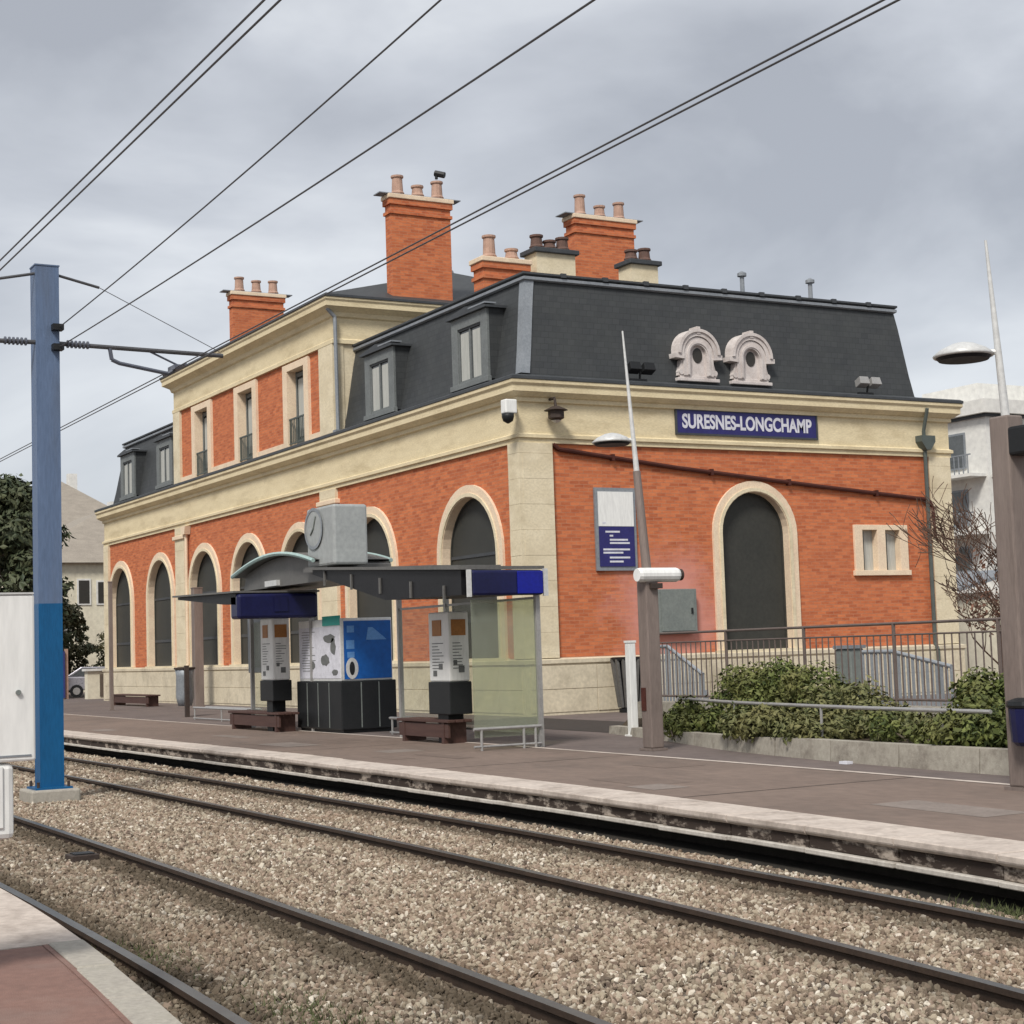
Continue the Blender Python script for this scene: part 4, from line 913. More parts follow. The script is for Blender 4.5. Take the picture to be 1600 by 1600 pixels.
# information totems
def totem(x0, x1, y, z0, zm, z1, label):
    t = thing('information_totem', ((x0 + x1) / 2, y, .292), label, 'totem', 'white and black totems under the shelter')
    MB().box(x0 - .02, x1 + .02, y - .22, y + .22, z0, zm).build('black_base', 'black', t, bevel=.015)
    MB().box(x0, x1, y - .2, y + .2, zm, z1).build('white_case', 'white', t, bevel=.03)
    MB().box(x0 + .2, x1 - .2, y - .15, y + .15, .29, z0).build('foot', 'black', t)
    MB().box(x0 + .18, x1 - .28, y - .215, y - .20, z1 - .42, z1 - .14).box(x1, x1 + .012, y - .15, y + .13, z1 - .42, z1 - .14).build('orange_label', 'orange', t)
    g_ = MB(); rq = random.Random(int(-x0 * 10))
    for k in range(9):
        zz = z1 - .56 - k * .055
        g_.box(x0 + .14, x0 + .14 + rq.uniform(.2, .48), y - .206, y - .20, zz, zz + .014)
        g_.box(x1, x1 + .006, y - .13, y - .13 + rq.uniform(.1, .24), zz, zz + .014)
    for a, c in ((.30, .10), (.58, .22)):
        xx = x0 + (x1 - x0) * a; g_.box(xx - .07, xx + .07, y - .208, y - .20, zm + c, zm + c + .10)
    g_.box(x1, x1 + .008, y - .02, y + .09, zm + .16, zm + .28).box(x1, x1 + .008, y - .12, y - .05, zm + .30, zm + .38)
    g_.build('print', 'greyprint', t)
totem(-27.05, -26.25, 13.55, .80, 1.37, 2.60, 'white totem with orange label on black base above the slatted bench of the shelter')
totem(-35.25, -34.5, 13.45, .95, 1.40, 2.75, 'white totem with orange label on black base below the far dark blue box')
# kiosk (ticket machine)
kx0, kx1, ky0, ky1 = -34.4, -31.97, 13.75, 15.0
kk = thing('ticket_kiosk', ((kx0 + kx1) / 2, 14.38, .295), 'ticket kiosk with black base, white printed front and bright blue side', 'kiosk')
MB().box(kx0 + .06, kx1 - .06, ky0 + .06, ky1 - .06, .295, .36).build('skirting', 'black', kk)
kb = MB().box(kx0, kx1, ky0, ky1, .36, 1.36).build('black_base', 'black', kk, bevel=.02)
kg = MB()
for q in (-33.8, -33.2, -32.6): kg.box(q - .012, q + .012, ky0 - .008, ky0, .4, 1.33)
for q in (14.2, 14.6): kg.box(kx1, kx1 + .008, q - .012, q + .012, .4, 1.33)
kg.build('panel_joint', 'greybox', kb)
kw = MB().box(kx0 + .05, kx1 - .05, ky0 + .05, ky1 - .05, 1.36, 2.66).build('case', 'white', kk, bevel=.02)
MB().box(kx0 + .12, kx1 - .12, ky0 + .035, ky0 + .05, 1.42, 2.5).build('white_front', 'ink', kw)
MB().box(kx1 - 1.0, kx1 - .08, ky0 + .03, ky0 + .05, 2.52, 2.72).build('teal_strip', 'teal', kw)
MB().box(kx1 - .05, kx1 - .03, ky0 + .08, ky1 - .08, 1.40, 2.60).build('blue_poster', 'poster', kw)
MB().box(kx1 - .06, kx1 - .02, ky0 + .03, ky0 + .09, 1.38, 2.66).build('corner_strip', 'lamp_white', kw)
g_ = MB(); rq = random.Random(8); fq = lambda u, d, z: (u, ky0 + .034 + d, z)
def blob(cu, cz, ru, rz, seed):
    r9 = random.Random(seed); return [(cu + ru * math.cos(2 * math.pi * k / 14) * r9.uniform(.75, 1.1), cz + rz * math.sin(2 * math.pi * k / 14) * r9.uniform(.75, 1.1)) for k in range(14)]
for cu, cz, ru, rz, sd_ in ((-32.62, 2.25, .34, .10, 1), (-32.42, 2.08, .14, .20, 2), (-32.85, 1.80, .24, .13, 3), (-33.55, 1.70, .16, .09, 4), (-32.35, 1.54, .17, .07, 5)):
    g_.prism(blob(cu, cz, ru, rz, sd_), fq, -.004, 0)
for k in range(16):
    zz = 2.40 - k * .055; u0 = -34.15 + rq.uniform(0, .1); g_.mbox(fq, u0, u0 + rq.uniform(.25, .75), -.003, 0, zz, zz + .013)
g_.build('print', 'greyprint', kw)
xk = kx1 - .03
fk = lambda u, d, z: (xk - d, u, z)
MB().prism([(14.35, 2.2), (14.82, 2.2), (14.5, 2.46), (14.4, 2.46)], fk, -.004, 0).mbox(fk, 13.92, 14.08, -.004, 0, 2.36, 2.5).mbox(fk, 13.9, 14.08, -.004, 0, 2.02, 2.2).mbox(fk, 13.92, 14.08, -.004, 0, 1.84, 1.96).build('print', 'poster2', kw)
el = [(14.02 + .14 * math.cos(2 * math.pi * k / 24), 1.62 + .22 * math.sin(2 * math.pi * k / 24)) for k in range(24)]
MB().prism(el, fk, -.006, 0).build('print', 'lamp_white', kw)
el = [(14.02 + .06 * math.cos(2 * math.pi * k / 24), 1.62 + .14 * math.sin(2 * math.pi * k / 24)) for k in range(24)]
MB().prism(el, fk, -.010, -.006).build('print', 'black', kw)
# clock cube on the roof
ck = thing('clock_cube', (-31.1, 13.4, 3.68), 'large pale grey cube with clock face standing on the shelter roof', 'clock')
MB().box(-31.85, -30.46, 13.02, 13.76, 3.68, 4.88).build('housing', 'cube', ck, bevel=.05)
fk2 = lambda u, d, z: (u + 2.32, 13.02 + d, z - .16)
cf = MB().prism([(-33.75 + .42 * math.cos(2 * math.pi * k / 32), 4.62 + .38 * math.sin(2 * math.pi * k / 32)) for k in range(32)], fk2, -.02, 0).build('clock_face', 'cube', ck)
rg = MB()
for k in range(32):
    a0, a1 = 2 * math.pi * k / 32, 2 * math.pi * (k + 1) / 32
    rg.add([fk2(-33.75 + r_ * math.cos(a), -.03, 4.62 + r_ * .9 * math.sin(a)) for a in (a0, a1) for r_ in (.40, .47)], [(0, 1, 3, 2)])
rg.build('clock_rim', 'zinc', cf)
MB().tube(fk2(-33.75, -.03, 4.62), fk2(-33.62, -.03, 4.86), .016).build('hand', 'greybox', cf); MB().tube(fk2(-33.75, -.03, 4.62), fk2(-33.9, -.03, 4.5), .018).build('hand', 'greybox', cf)
# benches
def bench(x0, x1, y, label):
    t = thing('platform_bench', ((x0 + x1) / 2, y, .295), label, 'bench', 'low wooden benches on the platform')
    for k in range(3): MB().box(x0, x1, y - .24 + k * .17, y - .10 + k * .17, .66, .71).build('seat_slat', 'bench', t, bevel=.01)
    for xx in (x0 + .25, x1 - .25): MB().box(xx - .05, xx + .05, y - .22, y + .22, .295, .66).build('leg', 'bench', t)
    MB().box(x0 + .05, x1 - .05, y - .21, y - .17, .40, .64).build('apron', 'bench', t)
bench(-28.3, -26.2, 13.5, 'red brown slatted bench in front of the shelter glass')
bench(-37.2, -34.0, 13.4, 'red brown slatted bench below the dark blue box of the shelter')
bench(-63.2, -58.6, 18.0, 'red brown slatted bench close to the long brick front')
def low_rail(x0, x1, y, label):
    t = thing('lean_rail', ((x0 + x1) / 2, y, .295), label, 'rail', 'low steel rails')
    MB().tube((x0, y, .62), (x1, y, .62), .028).tube((x0, y + .35, .62), (x1, y + .35, .62), .028).build('top_bar', 'steel', t)
    for xx in (x0 + .1, (x0 + x1) / 2 + .15, x1 - .25): MB().tube((xx, y, .295), (xx, y, .61), .022).build('leg', 'steel', t)
    MB().tube((x0, y, .34), (x1, y, .34), .018).build('foot_bar', 'steel', t)
low_rail(-30.6, -29.5, 14.2, 'short steel rail between the kiosk and the slatted bench')
low_rail(-44.0, -39.8, 14.6, 'low steel rail at the far tip of the canopy')
# posts, bins
def post(x, y, h, r_, label, mt_='lamp_post', cat='post'):
    t = thing('platform_post', (x, y, .292), label, cat)
    MB().box(x - r_, x + r_, y - r_, y + r_, .292, h).build('shaft', mt_, t, bevel=.01)
    MB().box(x - r_ - .04, x + r_ + .04, y - r_ - .04, y + r_ + .04, .292, .32).build('base', mt_, t)
    MB().box(x - r_ - .01, x + r_ + .01, y - r_ - .01, y + r_ + .01, h, h + .04).build('cap', mt_, t)
post(-57.0, 19.1, 4.4, .16, 'brown post standing against the long brick front beyond the canopy tip')
post(-56.2, 15.8, 4.6, .06, 'thin brown post alone on the platform beyond the shelter')
post(-25.3, 16.5, 1.95, .07, 'short white post beside the brown lamp post', 'white')
bi = thing('litter_bin', (-46.3, 15.2, .295), 'dark upright litter bin with grey sack on the platform', 'bin')
MB().box(-46.36, -46.26, 15.12, 15.24, .295, 1.75).build('stand', 'iron', bi)
MB().lathe((-46.7, 15.25, .6), [(.20, 0), (.26, .25), (.25, .85), (.28, 1.05)], 12).build('sack', 'zinc', bi, smooth=True)
MB().lathe((-46.7, 15.25, 1.64), [(.30, 0), (.31, .04), (.29, .06)], 14).tube((-46.32, 15.2, 1.66), (-46.6, 15.2, 1.66), .02).build('hoop', 'iron', bi)
bi = thing('litter_bin', (-33.4, 21.5, .292), 'grey slatted litter bin leaning against the plinth of the end wall', 'bin')
cx_, cy_ = -34.35, 22.35
for k in range(14):
    a = 2 * math.pi * k / 14
    MB().tube((cx_ + .26 * math.cos(a), cy_ + .26 * math.sin(a), .42), (cx_ + .40 * math.cos(a), cy_ + .40 * math.sin(a), 1.58), .045, .055, 5).build('slat', 'canopy', bi)
MB().lathe((cx_, cy_, .292), [(.27, 0), (.28, .1)], 14).lathe((cx_, cy_, 1.55), [(.44, 0), (.45, .06), (.40, .08)], 14).build('hoop', 'black', bi)
MB().lathe((cx_, cy_, .4), [(.22, 0), (.34, 1.1)], 14).build('liner', 'canopy_dark', bi)

# near white cabinet sign at the platform edge
wc = thing('platform_cabinet', (-9.0, 1.55, .295), 'white metal cabinet with rounded lower box on the near concrete platform', 'cabinet')
MB().box(-9.12, -9.0, .9, 2.125, 1.40, 2.275).build('upper_case', 'white', wc, bevel=.012)
MB().box(-9.13, -8.995, .9, 2.12, 2.275, 2.285).build('top_edge', 'lamp_white', wc)
MB().box(-9.11, -9.01, 1.1, 2.015, 1.0, 1.395).build('lower_case', 'white', wc, bevel=.03)
MB().box(-9.008, -9.0, 1.1, 1.955, 1.06, 1.38).build('lower_door', 'white', wc, bevel=.004)
MB().tube((-9.0, 2.035, 1.76), (-8.985, 2.035, 1.76), .014, n=12).build('lock', 'greybox', wc)
MB().box(-9.001, -8.996, .9, 2.10, 1.425, 1.435).build('seam', 'zinc', wc)
MB().box(-9.10, -9.02, 1.40, 1.60, .295, 1.0).build('stand', 'white', wc)

# ------------------------------------------------------------------ planter, hedge, railing, stairs
PW = [(-27.5, 17.0), (-23.3, 15.9), (-20.5, 15.0), (-17.3, 14.45), (-14.7, 14.2), (-11.5, 14.1)]
pw = smooth_tab(PW, .8)
pl = thing('planter_wall', (-17, 14.4, .295), 'low weathered concrete planter wall along the platform', 'wall')
ztop = lambda x: interp([(-27.5, .42), (-23, .47), (-18, .56), (-11, .60)], x)
xs2 = frange(-26.5, -11.5, 1.5)
for a, b_ in zip(xs2[:-1], xs2[1:]):
    j = .01
    q = MB(); N_ = 3
    for k in range(N_):
        u0 = a + j + (b_ - a - 2 * j) * k / N_; u1 = a + j + (b_ - a - 2 * j) * (k + 1) / N_
        q.hexa([(u0, pw(u0), .29), (u1, pw(u1), .29), (u1, pw(u1) + .22, .29), (u0, pw(u0) + .22, .29), (u0, pw(u0) + .02, ztop(u0)), (u1, pw(u1) + .02, ztop(u1)), (u1, pw(u1) + .22, ztop(u1)), (u0, pw(u0) + .22, ztop(u0))])
    q.build('wall_block', 'wallconc', pl)
MB().box(-17.0, -16.85, 14.22, 14.32, .295, .33).build('paper_scrap', 'ink', None)
o = bpy.data.objects['paper_scrap']; rebase(o); tag(o, 'small white scrap of litter at the foot of the planter wall', 'litter')
so_ = MB(); xs3 = frange(-26.5, -11.5, .75)
for a, b_ in zip(xs3[:-1], xs3[1:]):
    so_.quad((a, pw(a) + .2, ztop(a) - .08), (b_, pw(b_) + .2, ztop(b_) - .08), (b_, 17.45, .75), (a, 17.45, .75))
struct(so_.build('planting_bed', 'soil'))
hr = thing('garden_rail', (-18, 14.9, .4), 'thin pale steel rail along the front of the shrubs', 'rail')
pts = [(x_, pw(x_) + .32, .985) for x_ in frange(-23.5, -14.6, .9)]
MB().path(pts, .026, 8).build('bar', 'steel', hr)
for p in pts[::3]: MB().tube((p[0], p[1], .38), p, .02).build('post', 'steel', hr)
# railing with balusters
def railing(a, b_, z0, z1, label, mt_, sp, rad, double=True):
    t = thing('railing', ((a[0] + b_[0]) / 2, (a[1] + b_[1]) / 2, z0), label, 'railing')
    a, b_ = Vector(a), Vector(b_); L_ = (b_ - a).length; n_ = int(L_ / sp); d = (b_ - a) / L_
    A3 = lambda s, z: (a.x + d.x * s, a.y + d.y * s, z)
    MB().tube(A3(0, z1), A3(L_, z1), .022).build('top_rail', mt_, t)
    if double: MB().tube(A3(0, z1 - .17), A3(L_, z1 - .17), .014).build('mid_rail', mt_, t)
    MB().tube(A3(0, z0 + .08), A3(L_, z0 + .08), .02).build('bottom_rail', mt_, t)
    tmp = MB().tube((0, 0, z0 + .08), (0, 0, z1 - .17), rad, n=6); me = bpy.data.meshes.new('baluster'); me.from_pydata(tmp.v, [], tmp.f); me.materials.append(MT[mt_])
    pm_ = MB().tube((0, 0, z0 - .5), (0, 0, z1), .028, n=8); mp_ = bpy.data.meshes.new('post'); mp_.from_pydata(pm_.v, [], pm_.f); mp_.materials.append(MT[mt_])
    for k in range(n_ + 1):
        pst = k % 14 == 0 or k == n_
        o = bpy.data.objects.new('post' if pst else 'baluster', mp_ if pst else me); col.objects.link(o); o.location = A3(k * L_ / n_, 0); put(o, t)
    if double:
        e_ = Vector(A3(L_, 0)); MB().path([(e_.x, e_.y, z1), (e_.x + .12, e_.y, z1 - .08), (e_.x, e_.y, z1 - .17)], .026, 8).build('end_loop', mt_, t)
    return t
railing((-25.9, 17.5), (-16.85, 17.3), .88, 2.10, 'brown iron railing with thin balusters behind the shrubs', 'fence', .155, .012)
# retaining wall beneath railing
rebase(tag(MB().box(-26.2, -15.5, 17.2, 17.62, .29, .86).build('retaining_wall', 'wallconc', None), 'low concrete wall carrying the brown iron railing', 'wall'))
# white steel stair balustrades behind railing
def stair_rail(x0, x1, y, z0, za, zb, label):
    t = thing('stair_balustrade', ((x0 + x1) / 2, y, .292), label, 'balustrade', 'blue grey slatted balustrades')
    n_ = int((x1 - x0) / .11)
    for k in range(n_ + 1):
        xx = x0 + (x1 - x0) * k / n_; zt = za + (zb - za) * max(0, (k / n_ - .35) / .65)
        MB().box(xx - .028, xx + .028, y - .01, y + .01, z0, zt).build('slat', 'slat', t)
    xm = x0 + (x1 - x0) * .35
    MB().path([(x0, y, za), (xm, y, za), (x1, y, zb)], .035, 8).build('handrail', 'slat', t)
    for xx in (x0, x1): MB().box(xx - .04, xx + .04, y + .012, y + .08, .292, z0 + .5).build('post', 'slat', t)
stair_rail(-28.4, -26.6, 19.0, .5, 1.86, 1.30, 'blue grey slatted stair balustrade beside the brown lamp post')
stair_rail(-22.2, -20.1, 19.2, .5, 1.66, 1.40, 'blue grey slatted stair balustrade seen through the iron railing')
gb = thing('grey_bollard_box', (-23.0, 19.5, .292), 'grey utility post behind the iron railing', 'utility box')
MB().box(-23.15, -22.75, 19.4, 19.7, .292, 1.72).build('casing', 'greybox', gb, bevel=.02); MB().box(-23.18, -22.72, 19.37, 19.73, 1.72, 1.78).build('lid', 'zinc', gb)
# white low wall at the right behind railing
ww = thing('garden_wall', (-18, 24, .292), 'white painted garden wall beyond the iron railing', 'wall')
MB().box(-33.5, -14, 35.2, 35.5, .292, 2.2).build('wall_body', 'render_white', ww); MB().box(-33.6, -13.9, 35.1, 35.6, 2.2, 2.3).build('coping', 'render_white', ww)

# foliage
def foliage(pts_r, n, size, mat, parent, name='foliage', seed=1, flat=.5, rnd=.25):
    """leaf quads spread through clump volumes: pts_r = [(centre, radii)]"""
    rr = random.Random(seed); b = MB(); tint = []
    wts = [r[0] * r[1] * r[2] for c, r in pts_r]
    for _ in range(n):
        c, r = rr.choices(pts_r, wts)[0]
        while True:
            p = Vector((rr.uniform(-1, 1), rr.uniform(-1, 1), rr.uniform(-1, 1))); l_ = p.length
            if .25 < l_ < 1: break
        p = p / l_ * (l_ ** .45); p *= 1 + rr.uniform(-rnd, rnd)
        q = Vector((c[0] + p.x * r[0], c[1] + p.y * r[1], c[2] + p.z * r[2]))
        s_ = size * rr.uniform(.55, 1.3); nrm = (p + Vector((rr.uniform(-1, 1), rr.uniform(-1, 1), rr.uniform(-.3, 1.2)))).normalized()
        t = nrm.cross(Vector((rr.uniform(-1, 1), rr.uniform(-1, 1), rr.uniform(-1, 1)))).normalized(); bt_ = nrm.cross(t)
        b.add([q - t * s_, q + bt_ * s_ * flat - nrm * s_ * .15, q + t * s_, q - bt_ * s_ * flat - nrm * s_ * .15], [(0, 1, 2, 3)])
        k = min(1, max(0, rr.gauss(.42, .38))); tint.append(k)
    o = b.build(name, mat, parent, fix=False)
    a = o.data.attributes.new('tint', 'FLOAT', 'FACE'); a.data.foreach_set('value', tint); return o
def clumps(c, r, n, cr_, seed, zmin=None):
    rr = random.Random(seed); out_ = []
    for _ in range(n):
        while True:
            p = Vector((rr.uniform(-1, 1), rr.uniform(-1, 1), rr.uniform(-1, 1)))
            if p.length < 1: break
        k = cr_ * rr.uniform(.6, 1.3); q = (c[0] + p.x * r[0], c[1] + p.y * r[1], c[2] + p.z * r[2])
        if zmin is not None: q = (q[0], q[1], max(zmin, q[2]))
        out_.append((q, (k, k, k * .8)))
    return out_
def shrub(label, c, r, n, cr_, seed, mat, size=.047, nc=26):
    t = thing('shrub', (c[0], c[1], .5), label, 'shrub')
    cl = clumps(c, r, nc, cr_, seed, .5); foliage(cl, n, size, mat, t, seed=seed)
    rr = random.Random(seed); st = MB()
    for q, k in cl[::2]: st.tube((c[0] + (q[0] - c[0]) * .5, q[1] + rr.uniform(-.1, .1), .40), q, .016, .006, 5)
    st.build('stem', 'bark2', t)
shrub('large rounded green shrub heaped against the iron railing next to the brown lamp post', (-20.9, 16.35, .94), (1.25, .75, .46), 10000, .33, 11, 'leaf_hedge')
shrub('yellowish green shrub spilling from the crest of the planting towards the slatted balustrade', (-19.1, 16.2, .76), (.9, .7, .30), 6000, .28, 12, 'leaf_low')
shrub('dark low groundcover bush at the narrow end of the planter', (-22.6, 16.1, .68), (1.3, .45, .2), 5200, .24, 13, 'leaf_hedge')
shrub('low variegated groundcover along the middle of the planter wall', (-18.7, 15.2, .66), (2.0, .42, .14), 7500, .24, 14, 'leaf_low', .05, 34)
shrub('low mixed groundcover along the thick end of the planter wall', (-15.2, 14.85, .70), (1.8, .42, .14), 6500, .24, 15, 'leaf_hedge', .05, 30)
shrub('green bush behind the groundcover by the post with black loudspeaker', (-15.6, 15.9, .92), (.95, .6, .36), 9000, .29, 16, 'leaf_hedge')
shrub('scrubby patch of leaves in the gap before the slatted balustrade', (-17.6, 15.9, .66), (.9, .5, .18), 3200, .22, 17, 'leaf_low')

# weeds by the near rail
def weeds(x, y, n, seed, label):
    rr = random.Random(seed); b = MB()
    for _ in range(n):
        px, py = x + rr.gauss(0, .45), y + rr.gauss(0, .14); a = rr.uniform(0, 6.28); h = rr.uniform(.02, .06); t = Vector((math.cos(a), math.sin(a), 0)) * .006
        tip = Vector((px + rr.gauss(0, .03), py + rr.gauss(0, .03), -.09 + h))
        b.add([(px - t.x, py - t.y, -.10), (px + t.x, py + t.y, -.10), tip], [(0, 1, 2)])
    o = b.build('weeds', 'grass', None, fix=False); o['kind'] = 'stuff'; o['label'] = label; o['category'] = 'weeds'
weeds(-8.8, 3.6, 500, 1, 'green weeds growing between the rails of the near track')
weeds(-11.3, 3.4, 260, 2, 'thin weeds beside the near rail at the platform corner')
weeds(-8.6, 8.95, 900, 3, 'green weeds under the lip of the far platform')

# bare reddish tree on the right
def bare_tree(x, y, z, h, label, seed, mat):
    t = thing('bare_tree', (x, y, z), label, 'tree'); rr = random.Random(seed)
    tr, tw_ = MB(), MB()
    def grow(p, d, l_, r_, dep):
        n_ = 3; 
        for k in range(n_):
            d2 = (d + Vector((rr.gauss(0, .12), rr.gauss(0, .12), rr.gauss(.04, .08)))).normalized(); q = p + d2 * (l_ / n_)
            rn = max(.007, r_ * .9); (tr if dep < 2 else tw_).tube(p, q, r_, rn, 6 if dep < 2 else 4, caps=False); p, d, r_ = q, d2, rn
            if dep < 5 and k > 0:
                for _ in range(2):
                    a = rr.uniform(.45, .95); ax = Vector((rr.uniform(-1, 1), rr.uniform(-1, 1), rr.uniform(-.2, .6))).normalized()
                    grow(p, (d * math.cos(a) + ax * math.sin(a)).normalized(), l_ * rr.uniform(.55, .75), r_ * .62, dep + 1)
    for k in range(5):
        a_ = k * 1.25 + rr.uniform(-.3, .3); grow(Vector((x + .12 * math.cos(a_), y + .12 * math.sin(a_), z)), Vector((.22 * math.cos(a_), .22 * math.sin(a_), 1)).normalized(), h * rr.uniform(.75, 1.1), h * .02, 1)
    tr.build('trunk', mat, t, fix=False); tw_.build('crown', mat, t, fix=False)
    foliage(clumps((x, y, z + 2.3), (.75, .75, 1.0), 20, .3, 5), 900, .05, 'leaf_rust', t, 'dry_leaves', 6)
bare_tree(-21.75, 22.3, .292, 1.75, 'bare reddish brown twiggy tree in front of the white apartment block', 4, 'bark')

# ------------------------------------------------------------------ background buildings and trees
ap = thing('apartment_block', (-60, 66, .292), 'white modern apartment block with flat roof behind the station', 'building')
MB().box(-70, -58, 58.4, 84, .292, 12.2).build('wall', 'render_white', ap)
MB().box(-70.3, -57.6, 58.0, 84.3, 12.35, 13.0).build('parapet', 'render_white', ap)
MB().box(-70.1, -57.85, 58.25, 84.1, 12.2, 12.35).build('shadow_gap', 'zinc_dark', ap)
for k in range(4):
    z = 1.6 + k * 2.75
    for j in range(6):
        y = 58.9 + j * 3.6
        wn = MB().box(-58.0, -57.93, y, y + 1.5, z, z + 1.7).build('window', 'zinc', ap)
        MB().box(-57.93, -57.91, y + .1, y + 1.4, z + .1, z + 1.6).build('pane', 'glass', wn)
    bl = MB().box(-58.0, -56.9, 58.6, 83.0, z - .55, z - .40).build('balcony', 'render_white', ap)
    r_ = MB().box(-56.95, -56.9, 58.6, 83.0, z + .52, z + .58)
    for j in range(82): r_.box(-56.94, -56.91, 58.65 + j * .295, 58.69 + j * .295, z - .40, z + .52)
    r_.build('balcony_rail', 'zinc', bl)
for k in range(4):
    z = 1.6 + k * 2.75
    for j in range(4):
        xx = -69.2 + j * 2.85
        wn = MB().box(xx, xx + 1.3, 58.33, 58.4, z, z + 1.75).build('window', 'zinc', ap); MB().box(xx + .1, xx + 1.2, 58.31, 58.33, z + .1, z + 1.65).build('pane', 'glass', wn)
    bl = MB().box(-70, -58.1, 57.4, 58.4, z - .5, z - .36).build('balcony', 'render_white', ap)
    r_ = MB().box(-70, -58.1, 57.4, 57.45, z + .5, z + .56)
    for j in range(40): r_.box(-69.95 + j * .298, -69.90 + j * .298, 57.41, 57.44, z - .36, z + .5)
    r_.build('balcony_rail', 'zinc', bl)
MB().box(-66, -62, 62, 66, 13.0, 14.6).build('roof_house', 'render_white', ap)
gr_ = thing('garden_shed', (-39, 40, .292), 'pale grey lean-to shed roof beside the apartment block', 'shed')
MB().box(-46, -40, 37.6, 41, .292, 3.0).build('wall', 'render_cream', gr_)
MB().hexa([(-46.3, 37.2, 3.0), (-39.7, 37.2, 3.0), (-39.7, 41.3, 3.9), (-46.3, 41.3, 3.9), (-46.3, 37.2, 3.12), (-39.7, 37.2, 3.12), (-39.7, 41.3, 4.02), (-46.3, 41.3, 4.02)]).build('roof', 'zinc', gr_)

def house(x0, x1, y0, y1, ze, zr, wall, roof, label, wins):
    t = thing('house', ((x0 + x1) / 2, (y0 + y1) / 2, .292), label, 'house')
    MB().box(x0, x1, y0, y1, .292, ze).build('wall', wall, t)
    b = MB(); o_ = .45; ym = (y0 + y1) / 2; ins = min((y1 - y0), (x1 - x0)) * .35
    b.v = [(x0 - o_, y0 - o_, ze), (x1 + o_, y0 - o_, ze), (x1 + o_, y1 + o_, ze), (x0 - o_, y1 + o_, ze), (x0 + ins, ym, zr), (x1 - ins, ym, zr)]
    b.f = [(0, 1, 5, 4), (1, 2, 5), (2, 3, 4, 5), (3, 0, 4), (3, 2, 1, 0)]
    rf = b.build('roof', roof, t)
    MB().box(x1 - ins - .5, x1 - ins + .2, ym + .6, ym + 1.3, zr - 1.0, zr + .6).build('chimney', 'render_white', rf)
    for y, z, w_, h_ in wins:
        f_ = MB().box(x1, x1 + .05, y - w_ / 2 - .1, y + w_ / 2 + .1, z - .1, z + h_ + .1).build('window', 'render_white', t)
        MB().box(x1 + .05, x1 + .07, y - w_ / 2, y + w_ / 2, z, z + h_).build('pane', 'shade', f_)
    return t
house(-108, -95, 21.5, 33, 7.6, 10.9, 'render_cream', 'tile', 'cream rendered house with brown tiled hip roof past the far end of the station', [(25.2, 5.3, .6, 1.3), (26.3, 5.3, .6, 1.2), (23.9, 2.4, .8, 1.4)])
house(-150, -130, 27, 41, 11.5, 16.6, 'render_white', 'tile', 'tall pale house with broad brown roof rising behind the cream house', [(31, 8.6, 1.2, 2.0), (33.8, 8.6, 1.2, 2.0), (35.9, 8.6, 1.2, 2.0)])
house(-190, -165, 16, 36, 14, 21, 'render_cream', 'tile', 'distant cream house with pale roof among trees on the left', [(27, 10, 1.5, 2.2), (31, 10, 1.5, 2.2)])
hl = MB(); HX = frange(-420, -190, 11.5); HY = frange(-40, 160, 10)
hz_ = lambda x, y: -.5 + 24 * max(0, (-x - 190) / 230) ** 1.1 * (0.8 + .2 * math.sin(y * .05 + x * .02))
for a, b_ in zip(HX[:-1], HX[1:]):
    for c, d in zip(HY[:-1], HY[1:]): hl.quad((a, c, hz_(a, c)), (b_, c, hz_(b_, c)), (b_, d, hz_(b_, d)), (a, d, hz_(a, d)))
struct(hl.build('hill', 'grass', smooth=True))
def far_house(x, y, w_, h_, rf, label):
    z = hz_(x, y) - .5; t = thing('hillside_house', (x, y, z), label, 'house')
    MB().box(x - 4, x + 4, y - w_, y + w_, z, z + h_).build('wall', 'render_cream' if w_ > 5 else 'render_white', t)
    MB().prism([(y - w_ - .5, z + h_), (y + w_ + .5, z + h_), (y, z + h_ + w_ * .55)], lambda u, d, q: (x + d, u, q), -4.4, 4.4).build('roof', rf, t)
    for k in (-.5, .45):
        f_ = MB().box(x + 4, x + 4.08, y + k * w_ - .7, y + k * w_ + .7, z + h_ * .5, z + h_ * .5 + 2).build('window', 'render_white', t); MB().box(x + 4.08, x + 4.1, y + k * w_ - .6, y + k * w_ + .6, z + h_ * .5 + .1, z + h_ * .5 + 1.9).build('pane', 'shade', f_)
far_house(-235, 42, 6.0, 11, 'tile', 'distant cream gabled house on the hillside above the garden trees')
far_house(-262, 55, 4.6, 12, 'tile', 'distant white gabled house higher on the hillside')
far_house(-250, 30, 4.8, 10, 'zinc_dark', 'distant white house with dark gable on the hillside')
def leafy_tree(x, y, h, rx, label, seed, mat, n, size=.2, cone=False, trunk='bark2', gap=.9):
    t = thing('tree', (x, y, .292), label, 'tree'); rr = random.Random(seed)
    tr = MB().tube((x, y, .2), (x + rr.uniform(-.2, .2), y + rr.uniform(-.2, .2), h * .75), h * .025, h * .008, 8)
    cl = []
    for k in range(44):
        u = rr.random(); z = h * (.16 + .80 * u)
        rad = rx * ((1 - u) ** .7 * .95 + .08) if cone else rx * math.sin(math.pi * (.12 + .83 * u)) ** .7
        a = rr.uniform(0, 6.28); q = (x + math.cos(a) * rad * rr.uniform(.45, gap), y + math.sin(a) * rad * rr.uniform(.45, gap), z)
        s_ = rx * rr.uniform(.2, .38); cl.append((q, (s_, s_, s_ * .62)))
        if k % 3 == 0: tr.tube((x, y, z - .3 * rad), q, h * .007, .02, 5)
    tr.build('trunk', trunk, t, fix=False); foliage(cl, n, size, mat, t, 'crown', seed)
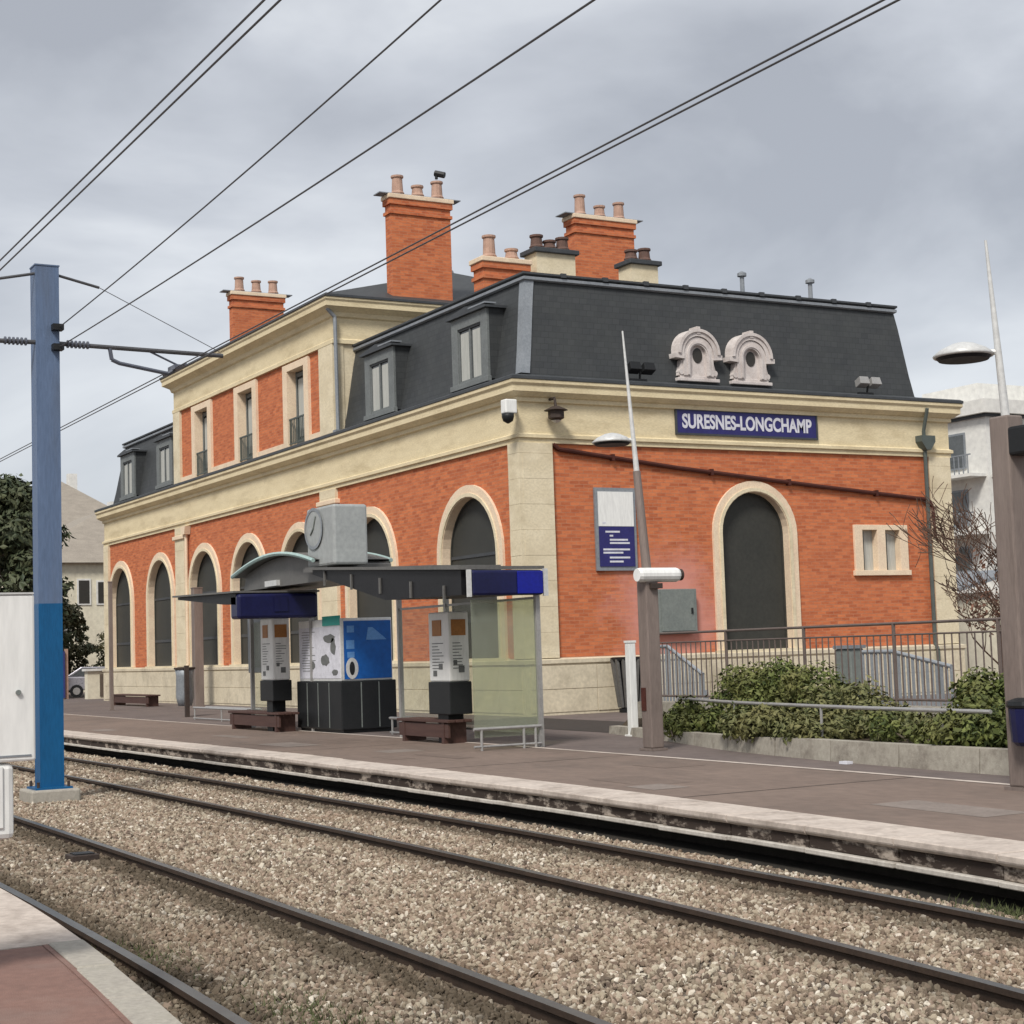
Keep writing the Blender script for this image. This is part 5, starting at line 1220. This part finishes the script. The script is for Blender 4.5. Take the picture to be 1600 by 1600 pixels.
leafy_tree(-82, 17.6, 10.7, 3.6, 'big dark evergreen tree behind the blue line mast', 21, 'leaf_dark', 15000, .20, gap=1.0)
leafy_tree(-90, 12.5, 9.5, 4.5, 'broad evergreen tree at the far end of the tracks', 22, 'leaf_dark', 9000, .24)
leafy_tree(-86, 21.8, 5.0, 1.6, 'olive green garden tree in front of the cream house', 23, 'leaf_olive', 5200, .14)
leafy_tree(-83, 23.6, 3.4, 1.5, 'small rounded garden bush below the cream house', 24, 'leaf_olive', 3200, .11)
leafy_tree(-120, 21.5, 12.5, 4.5, 'pale olive tree on the rise behind the evergreens', 25, 'leaf_olive', 6000, .3)
leafy_tree(-140, 14, 14, 6.5, 'hazy dark tree far along the line', 26, 'leaf_dark', 6000, .36)
leafy_tree(-200, 44, 15, 6, 'round olive tree on the hillside between the distant houses', 28, 'leaf_olive', 3500, .45)
leafy_tree(-205, 34, 14, 6, 'broad dark tree on the hillside below the dark gable', 29, 'leaf_dark', 3500, .45)
leafy_tree(-38, 47, 7.5, 3.0, 'loose olive tree between the station and the apartment block', 27, 'leaf_olive', 3500, .17)
# garden walls, board, parked car
gw = thing('gate_wall', (-75.5, 22, .292), 'low cream gate pillar wall at the far end of the station', 'wall')
MB().box(-76.2, -75.7, 20.2, 22.3, .292, 1.55).build('wall_body', 'render_cream', gw); MB().box(-76.3, -75.6, 20.1, 22.4, 1.55, 1.65).build('coping', 'render_white', gw)
MB().box(-75.69, -75.66, 20.75, 21.7, .4, 1.4).build('wooden_panel', 'bark2', gw)
hb = thing('hoarding_board', (-77.5, 19.2, .292), 'violet blue hoarding board with red post beside the blue mast', 'board')
MB().box(-78.0, -77.9, 17.2, 19.75, .35, 2.5).build('board', 'hoard', hb)
for y in (17.3, 18.5, 19.85): MB().box(-78.12, -78.0, y - .07, y + .07, .292, 2.6).build('post', 'pot', hb)
def car(x, y, rz, label):
    t = thing('parked_car', (x, y, .292), label, 'car'); t.rotation_euler = (0, 0, rz); WLs = Vector((0, 0, 0))
    def P_(mbx, nm, mt_, par=None, **k):
        o = mbx.build(nm, mt_, None, **k); o.parent = par or t; return o
    ff = lambda u, d, z: (u, d, z)
    body = P_(MB().prism([(-2.1, .35), (2.1, .35), (2.15, .65), (2.0, .85), (1.1, .95), (-1.75, 1.0), (-2.1, .8)], ff, -.85, .85), 'body', 'carpaint', bevel=.05)
    P_(MB().prism([(1.0, .95), (.35, 1.42), (-1.1, 1.45), (-1.8, 1.0)], ff, -.74, .74), 'cabin', 'carpaint', bevel=.04)
    for s_ in (-1, 1):
        P_(MB().prism([(.8, 1.0), (.3, 1.36), (-.35, 1.38), (-.35, 1.0)], ff, s_ * .745, s_ * .755), 'window', 'glass')
        P_(MB().prism([(-.42, 1.0), (-.42, 1.38), (-1.05, 1.38), (-1.55, 1.03)], ff, s_ * .745, s_ * .755), 'window', 'glass')
        P_(MB().box(2.08, 2.16, s_ * .6 - .15, s_ * .6 + .15, .62, .76), 'headlight', 'lamp_white')
        for u in (-1.3, 1.3):
            wh = P_(MB().lathe((u, s_ * .80, .31), [(.31, -.1), (.31, .1)], 18, axis=1), 'wheel', 'black')
            P_(MB().lathe((u, s_ * .80, .31), [(.18, s_ * .1), (.17, s_ * .12)], 12, axis=1), 'rim', 'steel', wh)
    P_(MB().add([(1.0, -.66, .97), (1.0, .66, .97), (.39, .62, 1.41), (.39, -.62, 1.41)], [(0, 1, 2, 3)]), 'windscreen', 'glass').location = (.03, 0, .02)
car(-80.5, 22.3, R(75), 'silver parked car partly hidden by the cream gate wall')
